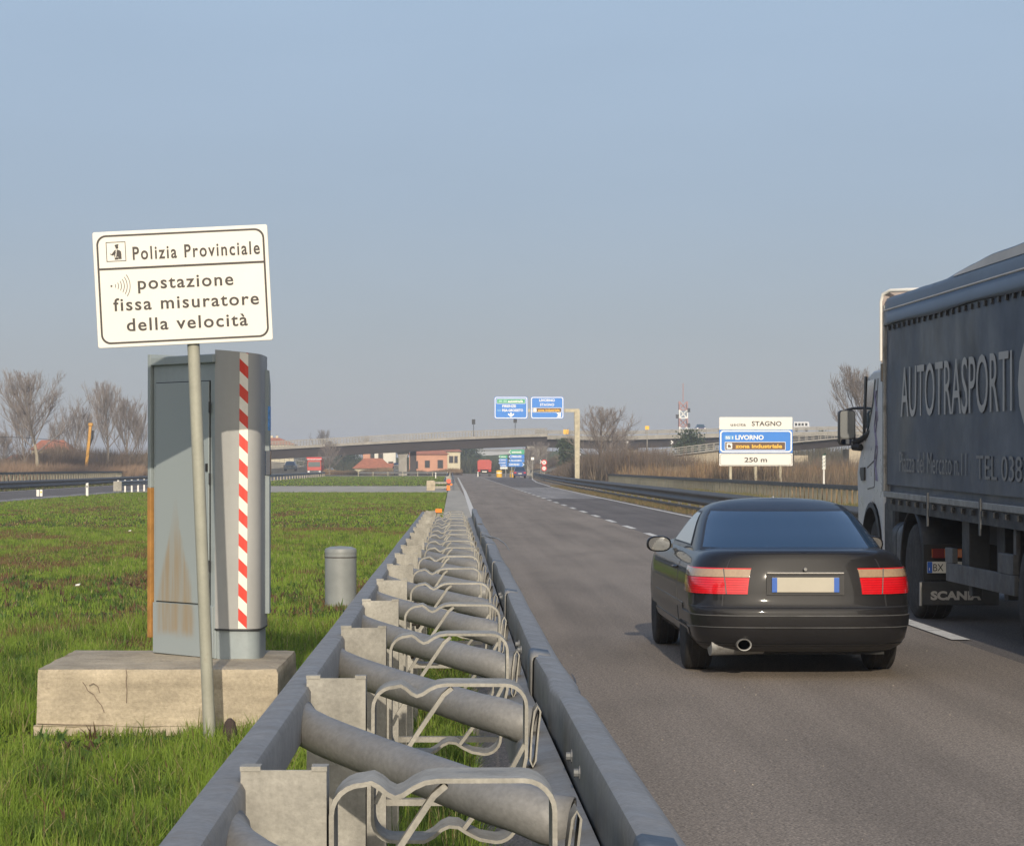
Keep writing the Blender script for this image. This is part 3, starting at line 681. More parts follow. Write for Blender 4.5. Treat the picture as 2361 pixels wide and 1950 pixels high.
def leaf_tree(name, label, x, y, h, rad, seed, mtl, n=2600, leaf=.22, trunk=.12, group=None, cat='tree', cone=.5):
    rg = np.random.default_rng(seed); t = thing(name, label, cat, (x, y, 0), group=group)
    tr = MB(); tr.tube([(0,0,-.1),(.04,0,h*.4),(0,.03,h*.92)], [trunk,trunk*.7,.02], 7); tr.build('trunk', M['bark'], t, smooth=40)
    nl = 46; cz = rg.uniform(.1,1,nl); rr = rad*(1-cone*cz)*np.sqrt(1-((cz-.5)*1.6)**2*.6); az = rg.uniform(0,6.28,nl)
    cx = np.cos(az)*rr*rg.uniform(.2,1,nl); cy = np.sin(az)*rr*rg.uniform(.2,1,nl)
    k = rg.integers(0,nl,n); sp = rad*.28
    p = np.stack([cx[k]+rg.normal(0,sp,n), cy[k]+rg.normal(0,sp,n), h*(.08+.86*cz[k])+rg.normal(0,sp*.9,n)],1); p[:,2] = np.clip(p[:,2], .05, h)
    d1 = rg.normal(0,1,(n,3)); d1 /= np.linalg.norm(d1,axis=1)[:,None]; d2 = np.cross(d1, rg.normal(0,1,(n,3))); d2 /= np.linalg.norm(d2,axis=1)[:,None]
    L = leaf*rg.uniform(.6,1.3,(n,1))
    v = np.stack([p-d1*L, p+d2*L*.45, p+d1*L, p-d2*L*.45],1).reshape(-1,3)
    me = bpy.data.meshes.new('crown'); me.from_pydata(v.tolist(), [], [(4*i,4*i+1,4*i+2,4*i+3) for i in range(n)]); me.materials.append(mtl)
    o = bpy.data.objects.new('crown', me); C.objects.link(o); o.parent = t
    return t
leaf_tree('evergreen_tree', 'dark evergreen in front of the viaduct left of the exit sign', hx_(1588,330), 330, 6.6, 2.3, 3, M['leaf_dark'], 3600)
leaf_tree('evergreen_tree', 'narrow dark evergreen left of the overhead sign post', hx_(1308,330), 330, 5.4, 1.5, 4, M['leaf_dark'], 2800)
leaf_tree('evergreen_tree', 'dark broad evergreen under the overpass beside the cream house', hx_(1080,560), 560, 5.8, 3.2, 5, M['leaf_dark'], 3400, .3)
leaf_tree('evergreen_tree', 'dark evergreen clump left of the salmon houses below the girder', hx_(800,540), 540, 4.6, 3.6, 6, M['leaf_dark'], 3000, .3)
leaf_tree('evergreen_tree', 'small dark evergreen on the skyline behind the mirror of the grey truck', hx_(1895,520), 520, 10.0, 1.4, 7, M['leaf_dark'], 1800, .25)

# masses of twigs and dry reeds nobody could count
def blade_mesh(name, pos, h, wd, col, mtl, lean=.35, seed=0, tri=True, parent=None):
    rg = np.random.default_rng(seed); n = len(pos)
    az = rg.uniform(0,2*np.pi,n); la = rg.uniform(0,2*np.pi,n); ln = np.abs(rg.normal(0,lean,n))
    a = np.stack([np.cos(az),np.sin(az),np.zeros(n)],1)*wd[:,None]/2
    dirv = np.stack([np.cos(la)*ln, np.sin(la)*ln, np.ones(n)],1); dirv /= np.linalg.norm(dirv,axis=1)[:,None]
    if tri:
        v = np.stack([pos-a, pos+a, pos+dirv*h[:,None]],1).reshape(-1,3); k = 3
        loops = np.arange(n*3); nf = n; ls = np.arange(0,n*3,3); lt = np.full(n,3)
    else:
        mid = pos + dirv*h[:,None]*.55
        d2 = np.stack([np.cos(la)*ln*2.6, np.sin(la)*ln*2.6, np.ones(n)*(1-.35*np.minimum(ln*2,1))],1); d2 /= np.linalg.norm(d2,axis=1)[:,None]
        tip = mid + d2*h[:,None]*.5
        v = np.stack([pos-a, pos+a, mid+a*.75, mid-a*.75, tip],1).reshape(-1,3); k = 5
        b = np.arange(n)*5
        loops = np.stack([b,b+1,b+2,b+3, b+3,b+2,b+4],1).reshape(-1); nf = 2*n
        lt = np.tile([4,3],n); ls = np.concatenate([[0],np.cumsum(lt)[:-1]])
    me = bpy.data.meshes.new(name); me.vertices.add(len(v)); me.vertices.foreach_set('co', v.astype(np.float32).ravel())
    me.loops.add(len(loops)); me.loops.foreach_set('vertex_index', loops.astype(np.int32))
    me.polygons.add(nf); me.polygons.foreach_set('loop_start', ls.astype(np.int32)); me.polygons.foreach_set('loop_total', lt.astype(np.int32))
    at = me.attributes.new('tint','FLOAT_COLOR','POINT')
    cc = np.concatenate([np.repeat(col,k,0), np.ones((n*k,1))],1).astype(np.float32); at.data.foreach_set('color', cc.ravel())
    me.materials.append(mtl); me.update(calc_edges=True); me.validate()
    o = bpy.data.objects.new(name, me); C.objects.link(o); o.parent = parent
    return o
def lattice(ix, iy, seed):
    h = (ix.astype(np.int64)*374761393 + iy.astype(np.int64)*668265263 + seed*982451653) & 0x7fffffff
    h = ((h ^ (h >> 13)) * 1274126177) & 0x7fffffff
    return ((h ^ (h >> 16)) & 0xffff) / 65535.0
def vnoise(x, y, seed=0, octs=3):
    tot = 0; amp = 1; s = 0
    for o in range(octs):
        ix, iy = np.floor(x), np.floor(y); fx, fy = x-ix, y-iy; fx = fx*fx*(3-2*fx); fy = fy*fy*(3-2*fy)
        a, b, c, d = lattice(ix,iy,seed+o), lattice(ix+1,iy,seed+o), lattice(ix,iy+1,seed+o), lattice(ix+1,iy+1,seed+o)
        tot = tot + amp*((a*(1-fx)+b*fx)*(1-fy)+(c*(1-fx)+d*fx)*fy); s += amp; amp *= .5; x = x*2.1+3.3; y = y*2.1+7.7
    return tot/s
def mass(name, label, cat, n, xr, yr, hr, wd, cols, seed, lean=.3, hn=6.0, xfun=None, thr=.0):
    rg = np.random.default_rng(seed)
    x = rg.uniform(*xr, n); y = rg.uniform(*yr, n)
    if xfun is not None: x = x + xfun(y)
    q = vnoise(x/hn, y/(hn*2), seed); keep = q > thr; x, y, q = x[keep], y[keep], q[keep]; n = len(x)
    h = (hr[0] + (hr[1]-hr[0])*np.clip((q-.25)*2,0,1))*rg.uniform(.5,1.1,n)
    ci = np.array(cols); t = np.clip(vnoise(x/2.5,y/5,seed+9)*1.3-.15+rg.normal(0,.12,n),0,.999)*(len(cols)-1)
    i0 = t.astype(int); f = (t-i0)[:,None]; col = (ci[i0]*(1-f)+ci[np.minimum(i0+1,len(cols)-1)]*f)*rg.uniform(.75,1.25,(n,1))
    o = blade_mesh(name, np.stack([x,y,np.zeros(n)-.01],1), h, np.full(n,wd)*rg.uniform(.6,1.4,n), col, M['reed_attr'], lean, seed)
    return tag(o, label, cat, kind='stuff')
TAN = [(.23,.155,.08),(.30,.21,.115),(.17,.105,.065),(.33,.25,.15),(.14,.10,.075)]
BRN = [(.15,.115,.08),(.18,.13,.095),(.12,.095,.07),(.22,.175,.125)]
mass('reeds', 'tall dry tan reeds growing behind the dark railing on the right', 'reeds', 42000, (16.7,34), (150,285), (.2,2.3), .08, TAN, 21, .3, thr=.22)
mass('reeds', 'dry tan and brown reeds right of the exit sign', 'reeds', 30000, (16.7,34), (95,150), (.15,1.0), .05, TAN[:3]+[(.10,.12,.04)], 22, .3)
mass('undergrowth', 'purple brown scrub beneath the ramp behind the exit sign', 'scrub', 26000, (22,56), (205,296), (.8,3.1), .10, BRN+[(.08,.09,.04)], 23, .45)
mass('undergrowth', 'brown leafless scrub around the overhead sign post', 'scrub', 30000, (12.5,26), (246,300), (1.0,4.6), .09, BRN, 24, .6, thr=.25)
mass('undergrowth', 'brown hedge mass behind the left road railing', 'scrub', 52000, (-72,-36), (285,345), (2.0,5.2), .16, BRN, 25, .55, hn=9)
mass('undergrowth', 'reddish dry bank below the brown hedge on the left', 'scrub', 26000, (-60,-34), (255,290), (.6,2.2), .12, [(.19,.125,.085),(.25,.175,.12),(.16,.115,.075)], 26, .4)
mass('undergrowth', 'tan reeds and brush beyond the cross road below the overpass', 'scrub', 20000, (-24,2), (446,456), (.4,1.5), .16, TAN, 27, .35)
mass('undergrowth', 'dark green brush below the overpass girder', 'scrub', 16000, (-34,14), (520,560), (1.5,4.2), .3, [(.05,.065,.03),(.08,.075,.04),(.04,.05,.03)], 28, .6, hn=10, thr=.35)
mass('undergrowth', 'brown scrub on the bank right of the overpass abutment', 'scrub', 14000, (14,24), (380,410), (.8,3.6), .14, BRN, 29, .5)
mass('undergrowth', 'dark olive scrub below the right viaduct', 'scrub', 26000, (24,118), (345,420), (2.0,6.0), .26, [(.07,.075,.04),(.12,.10,.06),(.05,.055,.03)], 33, .55, hn=10, thr=.22)  # scrub is dark olive in its own colour
mass('undergrowth', 'dark leafless bushes among the reeds behind the right railing', 'scrub', 9000, (16.9,30), (108,170), (.5,2.0), .05, BRN+[(.07,.09,.035)], 34, .55, hn=3, thr=.56)
mass('undergrowth', 'low green and brown weeds right of the exit sign', 'scrub', 9000, (17,26), (100,128), (.15,.7), .05, [(.09,.12,.04),(.16,.15,.06),(.07,.09,.03)], 35, .5, hn=3, thr=.4)
mass('undergrowth', 'far brown hedgerow on the skyline', 'scrub', 9000, (-130,90), (760,800), (2,6.5), .5, [(.12,.10,.07),(.10,.09,.06)], 30, .5, hn=30, thr=.3)

# ------------------------------------------------------------------ near median barrier
SL = .0036                                   # the barrier sinks a little along its length
NP, Y1, SP = 17, 3.83, 1.75
ba = thing('median_barrier', 'long grey galvanised double crash barrier with ring straps filling the foreground', 'crash barrier', (0, 3, 0))
def bz(z, y): return z - SL * y
def drift(y): return float(np.interp(y, [3,7.3,12,20,33,40], [0,-.035,-.028,0,.03,.06]))
def wob(y, s): return (drift(y) if s == 3 else 0) + .003*math.sin(y*.9+s) + .0012*math.sin(y*2.3+2*s)
# left hand rail: a rounded box rail
ysL = [-.5 + .5*i for i in range(66)]
ysL = [y for y in ysL if y < Y1 + 16*SP + .3]
prof = [(-.398,1.015),(-.398,1.088),(-.392,1.102),(-.378,1.108),(-.345,1.109),(-.334,1.105),(-.328,1.094),(-.327,1.015)]
m = MB(); m.grid([[(x+wob(y,1)*.5, y, bz(z, y)) for x, z in prof] for y in ysL], close=True)
n = len(prof); m.f.append(tuple(range(n-1,-1,-1))); m.m.append(0); m.f.append(tuple(range(len(m.v)-n, len(m.v)))); m.m.append(0)
m.build('tube_rail', M['galv'], ba, smooth=40, world=True)
# right hand beam: W profile facing the road, battered along its upper lip
prof = [(.284,.86),(.287,1.028),(.291,1.042),(.301,1.047),(.350,1.040),(.368,1.026),(.376,1.000),(.378,.975),(.372,.95),(.325,.915),(.300,.885),(.325,.855),(.372,.82),(.383,.795),(.372,.77),(.335,.738),(.300,.72)]
ysR = []; y = -.5
while y < 39.6: ysR.append(y); y += .2 if y < 14 else .4
dent = lambda y: -.012*math.exp(-((y-6.3)/.10)**2) + .008*math.exp(-((y-14.5)/.5)**2) - .012*math.exp(-((y-17)/.6)**2) - .018*math.exp(-((y-27)/1.2)**2)+.015*math.exp(-((y-31)/1.0)**2)
rows = []
for y in ysR:
    r_ = []
    for i, (x, z) in enumerate(prof):
        e = dent(y)*(.6 if i < 6 else 0) + wob(y,3)
        r_.append((x+e*.9, y, bz(z, y)+dent(y)*(.5 if 1 < i < 6 else 0)))
    rows.append(r_)
m = MB(); m.grid(rows)
bm_ = m.build('beam', M['galv'], ba, smooth=45, world=True, fix=False)
sd = bm_.modifiers.new('thickness','SOLIDIFY'); sd.thickness = .004
# lap joints of the beam and its bolts
for y in (3.35, 7.3, 11.25, 15.2, 19.2, 23.2, 27.2, 31.2):
    m = MB(); m.grid([[(x-.005+wob(y,3), y+dy, bz(z, y)+.001) for x, z in prof[:5]] for dy in (0, .32)])
    o = m.build('splice_plate', M['galv'], ba, smooth=55, world=True, fix=False)
    sd = o.modifiers.new('thickness','SOLIDIFY'); sd.thickness = .004
bolt = MB(); bolt.lathe([(0,-.022),(.013,-.022),(.013,-.008),(.022,-.006),(.022,0)], 8, axis='x')
bolt_me = bolt.mesh('bolt', M['galv_far'])
for y in (5.05,5.35,8.6,8.9,12.3,12.6):
    o = bpy.data.objects.new('bolt', bolt_me); C.objects.link(o); o.parent = ba; o.location = (.290+wob(y,3), y-3, bz(.97, y)); o.scale = (.7,.7,.7)
# rear channel that carries the spacers
m = MB(); m.grid([[(x+drift(y), y, bz(z,y)) for x, z in ((.196,.79),(.196,.885),(.203,.905),(.216,.914),(.240,.921),(.282,.926),(.282,.79))] for y in ysR[:-3]], close=True)
m.build('spacer_channel', M['galv'], ba, smooth=40, world=True)
# lower ground rail on both faces of the posts
for x in (-.33,):
    m = MB(); m.grid([[(x+a, y, bz(z,y)) for a, z in ((0,.42),(0,.52),(.03,.52),(.03,.42))] for y in ysL], close=True); m.build('lower_rail', M['galv'], ba, world=True)

# one unit of each kind, then copies
def c_post():
    m = MB(); t = .006; x0, x1, d = -.338, -.200, .085
    out_ = [(x0,0),(x1,0),(x1,d),(x1-.028,d),(x1-.028,d-t),(x1-t,d-t),(x1-t,t),(x0+t,t),(x0+t,d-t),(x0+.028,d-t),(x0+.028,d),(x0,d)]
    m.prism(out_, -.35, 1.125, 'xy')
    m.box(x0-.001, x0+.032, -.002, .030, 1.1235, 1.131); m.box(x1-.024, x1+.001, -.002, .030, 1.1235, 1.131)
    return m
def strap_path(x0, x1, z0, z1):
    r = .05; W = x1-x0; pts = []
    def arc(cx, cz, a0, a1, n=6):
        for i in range(n+1):
            a = R(a0+(a1-a0)*i/n); pts.append((cx+r*math.cos(a), cz+r*math.sin(a)))
    arc(x0+r, z1-r-.006, 180, 90)
    for u, dz in ((.18,-.003),(.215,-.010),(.25,-.021),(.285,-.027),(.32,-.023),(.37,-.011),(.42,-.003),(.48,0)): pts.append((x0+W*u, z1+dz))
    arc(x1-r, z1-r, 90, 0)
    pts.append((x1, z0+.20)); pts.append((x1-.012, z0+.14))
    arc(x1-r-.02, z0+r, 0, -90)
    for u, dz in ((.70,.006),(.62,.020),(.56,.034),(.50,.036),(.45,.028),(.40,.012),(.34,.0)): pts.append((x0+W*u, z0+dz))
    arc(x0+r, z0+r, 270, 180)
    return pts
def flat_loop(pts, y0, wd, t, close=True):
    m = MB(); n = len(pts); rows = [[], [], [], []]
    for i, p in enumerate(pts):
        a = pts[(i-1) % n] if close or i > 0 else p; b = pts[(i+1) % n] if close or i < n-1 else p
        d = Vector((b[0]-a[0], b[1]-a[1])); d = d.normalized() if d.length else Vector((1,0)); nn = Vector((-d.y, d.x))*t/2
        for k, (sg, yy) in enumerate(((1,y0),(1,y0+wd),(-1,y0+wd),(-1,y0))): rows[k].append((p[0]+sg*nn.x, yy, p[1]+sg*nn.y))
    cols = [[rows[k][i] for k in range(4)] for i in range(n)]
    if close: cols.append(cols[0])
    m.grid(cols, close=True)
    if not close:
        m.f += [(0,1,2,3), tuple(len(m.v)-4+i for i in (3,2,1,0))]; m.m += [0,0]
    return m
TX0, TX1, TZ0, TZ1 = -.188, .172, .74, 1.108
post_me = c_post().mesh('post', M['galv_post'])
strap_me = flat_loop(strap_path(TX0,TX1,TZ0,TZ1), -.02, .14, .008).mesh('strap_ring', M['galv_post'], 40)
d1 = flat_loop([(TX0+.185,TZ1-.008),(TX0+.165,TZ1-.025),(TX0+.095,TZ1-.13),(TX0+.02,TZ1-.25),(TX0+.006,TZ1-.28)], -.016, .034, .010, False)
d2 = flat_loop([(TX1-.004,TZ1-.14),(TX1-.03,TZ1-.19),(TX1-.10,TZ0+.09),(TX1-.145,TZ0+.03)], -.016, .034, .010, False)
brace_me = (d1.mesh('diagonal_strap', M['galv_post'], 40), d2.mesh('diagonal_strap', M['galv_post'], 40))
clip_me = flat_loop([(.186,.93),(.190,1.00),(.196,1.045),(.203,1.058),(.210,1.045),(.205,1.00),(.199,.93),(.192,.915)], -.012, .08, .004).mesh('strap_clip', M['galv_post'], 40)
tp = [(-.355,-.10,1.045),(-.348,-.17,1.043),(-.325,-.26,1.038),(-.285,-.35,1.030),(-.235,-.43,1.020),(-.15,-.57,1.006),(-.02,-.79,.988),(.07,-.94,.974),(.135,-1.02,.966),(.180,-1.045,.950),(.225,-1.055,.944)]
tm = MB(); tm.tube(tp, [.044]*6+[.045,.047,.049,.050,.050], 16, cap=False)
tube_me = tm.mesh('spacer_tube', M['galv'], 60, fix=False)
nut = MB(); nut.lathe([(0,-.03),(.012,-.03),(.012,0),(.026,.002),(.026,.012),(.012,.022),(0,.022)], 10, axis='x'); nut_me = nut.mesh('bolt', M['bolt'])
lowbar = MB(); lowbar.box(-.20,.19,-.02,.02,.58,.60); low_me = lowbar.mesh('cross_bar', M['galv_post'])
for i in range(NP):
    Yn = Y1 + i*SP; dz = -SL*Yn; pb = rng.uniform(-.006,.006)
    def put(me, nm, dx=0, dy=0, ddz=0, solid=False, rz=0):
        o = bpy.data.objects.new(nm, me); C.objects.link(o); o.parent = ba; o.location = (dx, Yn+dy-3, dz+ddz); o.rotation_euler = (0,0,rz)
        if solid: q = o.modifiers.new('wall','SOLIDIFY'); q.thickness = .005
        return o
    put(post_me, 'post', 0, 0, pb)
    st_ = put(strap_me, 'strap_ring', rng.uniform(-.003,.003), .03, rng.uniform(-.004,.004)); st_.rotation_euler = (0, rng.uniform(-.015,.015), 0)
    for b_ in brace_me:
        o = bpy.data.objects.new('diagonal_strap', b_); C.objects.link(o); o.parent = st_
    o = bpy.data.objects.new('bolt', nut_me); C.objects.link(o); o.parent = st_; o.location = (TX0+.022, .015, .925)
    put(clip_me, 'strap_clip', 0, .03)
    put(low_me, 'cross_bar', 0, .05)
    if i < NP: put(tube_me, 'spacer_tube', rng.uniform(-.003,.003), 0, rng.uniform(-.003,.003), True)
# torn splinter of metal hanging off the beam
m = MB(); m.tube([P(1112,1232,21.2),P(1130,1237,21.0),P(1147,1241,20.8),P(1164,1253,20.6),P(1175,1269,20.4)], [.012,.010,.006,.005,.003], 5); m.build('torn_splinter', M['alu'], ba, world=True)
m = MB(); m.bar(P(1112,1236,21.1),P(1136,1245,20.9),.03,.012); m.build('torn_splinter', M['alu'], ba, world=True)
# last post ends: reflectors
def reflector(name, label, p, w_, h_, m_=None, stem=.0):
    t = thing(name, label, 'reflector', p)
    f = MB(); f.prism(rrect(-w_/2, 0, w_/2, h_, .012), -.012, .012); f.build('lens', m_ or M['orange'], t)
    f = MB(); f.box(-w_*.18, w_*.18, .012, .03, -stem-.05, h_*.6); f.build('bracket', M['galv_post'], t)
    return t
Ye = Y1 + (NP-1)*SP
reflector('reflector', 'small orange reflector on the last post of the near barrier', (-.165, Ye, bz(1.10, Ye)), .085, .05)

# next stretch of median barrier beyond the crossover
def w_prof(h0, h1, dpt=.083):
    hh = h1-h0; return [(0,h1),(dpt,h1-hh*.2),(dpt,h1-hh*.27),(0,h1-hh*.45),(0,h1-hh*.55),(dpt,h0+hh*.27),(dpt,h0+hh*.2),(0,h0)]
b2 = thing('median_barrier', 'far median crash barrier starting beyond the paved crossover', 'crash barrier', (0, 196, 0))
for sx, x in ((1, .14), (-1, -.42)):
    m = MB(); m.sweep([(sx*a, z) for a, z in w_prof(.42,.74)], [(x, y, 0) for y in range(160, 345, 8)]); o = m.build('beam', M['galv_far'], b2, world=True, fix=False); q = o.modifiers.new('wall','SOLIDIFY'); q.thickness = .01
pm = MB(); pm.box(-.05,.05,-.05,.05,-.1,.78); pme = pm.mesh('post', M['galv_post'])
for y in range(162, 345, 4):
    o = bpy.data.objects.new('post', pme); C.objects.link(o); o.parent = b2; o.location = (-.14, y-196, 0)
for (z0, z1) in ((.44,.58),(.14,.30)):
    m = MB(); m.box(-1.15,-.28,158,158.2,z0,z1); m.build('end_rail', M['galv_post'], b2, world=True)
m = MB(); m.prism([(-1.62,0),(-1.05,0),(-1.05,.62),(-1.2,.68),(-1.62,.66)], 157.6, 158.7); m.build('end_block', M['concrete'], b2, world=True, bevel=.03)
m = MB(); m.box(-.34,-.02,158.6,158.9,-.05,.95); m.build('end_post', M['galv_post'], b2, world=True)
m = MB(); m.lathe([(0,-.02),(.16,-.02),(.16,.02),(0,.02)], 18, (-.16,158.3,.62), 'y'); tag(m.build('reflector_disc', mat('red_orange_reflector',(.55,.09,.04),.4,0,.05,4), b2, world=True))
m = MB(); m.box(-.30,-.08,158.2,158.5,.02,.34); m.build('reflector_panel', M['orange'], b2, world=True)
m = MB(); m.lathe([(0,-.02),(.07,-.02),(.07,.02),(0,.02)], 14, (.02,158.1,.40), 'y'); m.build('reflector_disc', M['orange'], b2, world=True)

# guard rails
def guard_rail(name, label, path, h0, h1, side, step, m_, post_m, ph=None, group=None):
    p0 = path[0]; t = thing(name, label, 'guard rail', (p0[0], p0[1], 0), group=group)
    b = MB(); b.sweep([(side*a, z) for a, z in w_prof(h0,h1)], path); o = b.build('beam', m_, t, world=True, fix=False)
    q = o.modifiers.new('wall','SOLIDIFY'); q.thickness = .006
    pm = MB(); pm.box(-.05,.05,-.04,.04,-.15,(ph or h1-.03)); pme = pm.mesh('post', post_m)
    pts = [Vector(p) for p in path]; d = 0
    for i in range(len(pts)-1):
        L = (pts[i+1]-pts[i]).length
        while d < L:
            p = pts[i].lerp(pts[i+1], d/L); o = bpy.data.objects.new('post', pme); C.objects.link(o); o.parent = t
            o.location = (p.x-p0[0]-side*.06, p.y-p0[1], p.z); d += step
        d -= L
    return t
rp_ = [(8.45,30,0),(8.5,70,0),(8.6,120,0),(8.8,170,0),(9.3,215,0),(10.1,260,0),(11.1,310,.0),(11.6,336,.05)]
gr = guard_rail('guard_rail', 'dark steel guard rail along the right edge of the road', rp_, .28, .76, -1, 4.0, M['rail_dark'], M['rail_dark'], .72)
b = MB(); b.sweep([(-.0,.08),(-.05,.1),(-.05,.17),(0,.19)], rp_, closed=True); b.build('lower_rail', M['rail_dark'], gr, world=True)
guard_rail('guard_rail', 'dark guard rail along the far side of the left road', [(-29.0,95,-.2),(-29,140,-.2),(-29,190,-.18),(-29,250,-.1),(-29.2,380,0)], .30, .84, 1, 4.0, M['rail_dark'], M['rail_dark'])
guard_rail('guard_rail', 'pale posted guard rail between the green median and oncoming traffic', [(-19.7,205,0),(-19.8,300,0),(-20,378,0)], .42, .74, 1, 5.2, M['galv_far'], M['baluster'], .74)
g3 = guard_rail('guard_rail', 'short guard rail on white posts left of the cabinet', [(-19.75,142,0),(-19.75,160,0),(-19.75,185,0)], .42, .74, 1, 3.0, M['galv_far'], M['white_paint'], .78)
m = MB(); m.box(-20.0,-19.5,141.2,141.5,.12,.72); m.build('end_plate', M['galv_post'], g3, world=True, bevel=.03)
guard_rail('guard_rail', 'pale guard rail along the cross road below the pier', [(-15,384,0),(-8,383.5,0),(-.6,383,0)], .42, .74, -1, 2.4, M['galv_far'], M['baluster'], .74)
guard_rail('guard_rail', 'guard rail climbing the exit ramp bank on the right', [tuple(r[1]) for r in rows] if False else [(hx_(1225,330),329.6,.2),(hx_(1290,322),321.6,.8),(hx_(1373,314),313.6,1.7),(hx_(1466,306),305.6,2.25)], .35, .75, -1, 4, M['galv_post'], M['galv_post'])
guard_rail('guard_rail', 'guard rail on the far side of the exit ramp bank', [(hx_(1225,330),337,.2),(hx_(1290,322),329,.8),(hx_(1373,314),321,1.75),(hx_(1466,306),313,2.3)], .45, .85, -1, 4, M['galv_far'], M['galv_far'])

# balustrades: each baluster a part, the 290 nearest of the long one
def balustrade(name, label, path, z0, z1, step, top_m, maxn, wd=.075):
    p0 = path[0]; t = thing(name, label, 'railing', (p0[0], p0[1], 0))
    pts = [Vector(p) for p in path]
    b = MB(); b.sweep([(-.07,z1-.04),(-.07,z1+.14),(.07,z1+.14),(.07,z1-.04)], pts, closed=True, cap=True); b.build('top_rail', top_m, t, world=True)
    b = MB(); b.sweep([(-.05,z0-.06),(-.05,z0),(.05,z0),(.05,z0-.06)], pts, closed=True, cap=True); b.build('bottom_rail', top_m, t, world=True)
    pm = MB(); pm.box(-wd/2,wd/2,-.035,.035,z0-.05,z1); pme = pm.mesh('baluster', M['baluster'])
    rest = MB(); d = 0; k = 0
    for i in range(len(pts)-1):
        L = (pts[i+1]-pts[i]).length
        while d < L:
            p = pts[i].lerp(pts[i+1], d/L)
            if k < maxn:
                o = bpy.data.objects.new('baluster', pme); C.objects.link(o); o.parent = t; o.location = (p.x-p0[0], p.y-p0[1], p.z); o.rotation_euler = (0,0,rng.uniform(-.2,.2))
            else: rest.box(p.x-wd/2,p.x+wd/2,p.y-.035,p.y+.035,p.z+z0-.05,p.z+z1)
            k += 1; d += step
        d -= L
    if rest.v: tag(rest.build('baluster', M['baluster'], t, world=True), kind='stuff')
    pm = MB(); pm.box(-.09,.09,-.09,.09,-.2,z1+.02); pme = pm.mesh('end_post', top_m)
    for p in (pts[0], pts[-1]):
        o = bpy.data.objects.new('end_post', pme); C.objects.link(o); o.parent = t; o.location = (p.x-p0[0], p.y-p0[1], p.z)
    return t
balustrade('parapet_railing', 'dark topped parapet railing with tan uprights behind the right guard rail', [(16.0,84,0),(16.2,120,0),(16.25,200,0),(16.3,266,0)], .02, .70, 1.35, M['rail_dark'], 290, .13)
balustrade('parapet_railing', 'dark topped parapet railing with cream uprights beyond the left road', [(-33,160,0),(-33.6,200,0),(-35,250,-.05),(-37.6,296,-.1)], .30, 1.02, 1.7, M['rail_dark'], 290, .16)

# delineators and small posts
def delineator(label, x, y, h, wd, group=None):
    t = thing('delineator_post', label, 'marker post', (x, y, 0), group=group)
    m = MB(); m.prism([(-wd/2,-.05),(wd/2,-.05),(wd/2,h),(-wd/2,h*.95)], -.04, .04); m.build('post', M['white_paint'], t)
    m = MB(); m.box(-wd*.3,wd*.3,-.045,-.041,h*.62,h*.8); m.build('reflector', M['galv_far'], t); return t
delineator('single white marker post on the grass edge left of the cabinet', hx_(201,129), 129, .72, .13)
t = thing('marker_board', 'small white twin marker board at the edge of the left road', 'marker board', (hx_(91,128), 128, .05))
for dx in (-.09, .09):
    m = MB(); m.box(dx-.07,dx+.07,-.02,.02,-.1,.30); m.build('board', M['white_paint'], t)
m = MB(); m.face(circle(.09,.17,.05,10), -.024); m.build('reflector', M['sign_yellow'], t)
for i, (tx, Y) in enumerate(((1008,320),(1105,365))):
    delineator('white marker post %s' % ('beside the far median barrier near the salmon house' if i == 0 else 'left of the red tipper truck ahead'), hx_(tx,Y)-.2, Y, .8, .14)

# ------------------------------------------------------------------ signs
def sign_text(par, st, x0, z0, wd, cap, y, m_, nm='lettering'):
    t_ = MB(); add_text(t_, st, x0, z0, wd, cap, y); return t_.build(nm, m_, par, fix=False)
def flat(par, name, poly, y, m_):
    f = MB(); f.face(poly, y); return f.build(name, m_, par, fix=False)
def ringp(par, name, a, b, y, m_):
    f = MB(); f.ring(a, b, y); return f.build(name, m_, par, fix=False)

# police notice on its leaning pole
SY = 13.7; base = P(484, 1665, SY)
sg = thing('police_notice_sign', 'white police speed camera notice on a leaning grey pole', 'road sign', (base.x, SY, 0))
pole = MB(); topp = Vector((P(446,795,SY).x - base.x, 0, P(446,795,SY).z)); d_ = topp/ topp.z
pole.tube([d_*(-.25), d_*.6, d_*1.4, d_*(topp.z+.45)], .0355, 20); pole.build('pole', M['pole_grey'], sg, smooth=50)
SW, SH = .998, .662
cen = P(424, 662, SY)
pl = MB(); pl.prism(rrect(-SW/2,-SH/2,SW/2,SH/2,.012,3), -.012, .006); n0 = len(pl.v)
plate = pl.build('sign_plate', M['white_paint'], sg, bevel=.003)
plate.location = (cen.x-base.x, -.052, cen.z); plate.rotation_euler = (R(1.0), R(-2.9), R(2))
yy = -.0135
def sx(px): return (px-575)/(2010-575)*SW - SW/2          # helpers in the plate's own frame, from its drawing
a = rrect(-SW/2+.020,-SH/2+.020,SW/2-.020,SH/2-.020,.055,8); b_ = rrect(-SW/2+.031,-SH/2+.031,SW/2-.031,SH/2-.031,.046,8)
ringp(plate, 'border', a, b_, yy, M['black_print'])
zl = SH/2 - .213
flat(plate, 'divider', [(-SW/2+.03,zl-.006),(SW/2-.03,zl-.006),(SW/2-.03,zl+.006),(-SW/2+.03,zl+.006)], yy-.001, M['black_print'])
sign_text(plate, 'Polizia Provinciale', -.275, SH/2-.166, .725, .076, yy, M['black_print'])
sign_text(plate, 'postazione', -.255, -.005, .545, .074, yy, M['black_print'])
sign_text(plate, 'fissa misuratore', -.400, -.122, .830, .074, yy, M['black_print'])
sign_text(plate, 'della velocità', -.330, -.240, .690, .074, yy, M['black_print'])
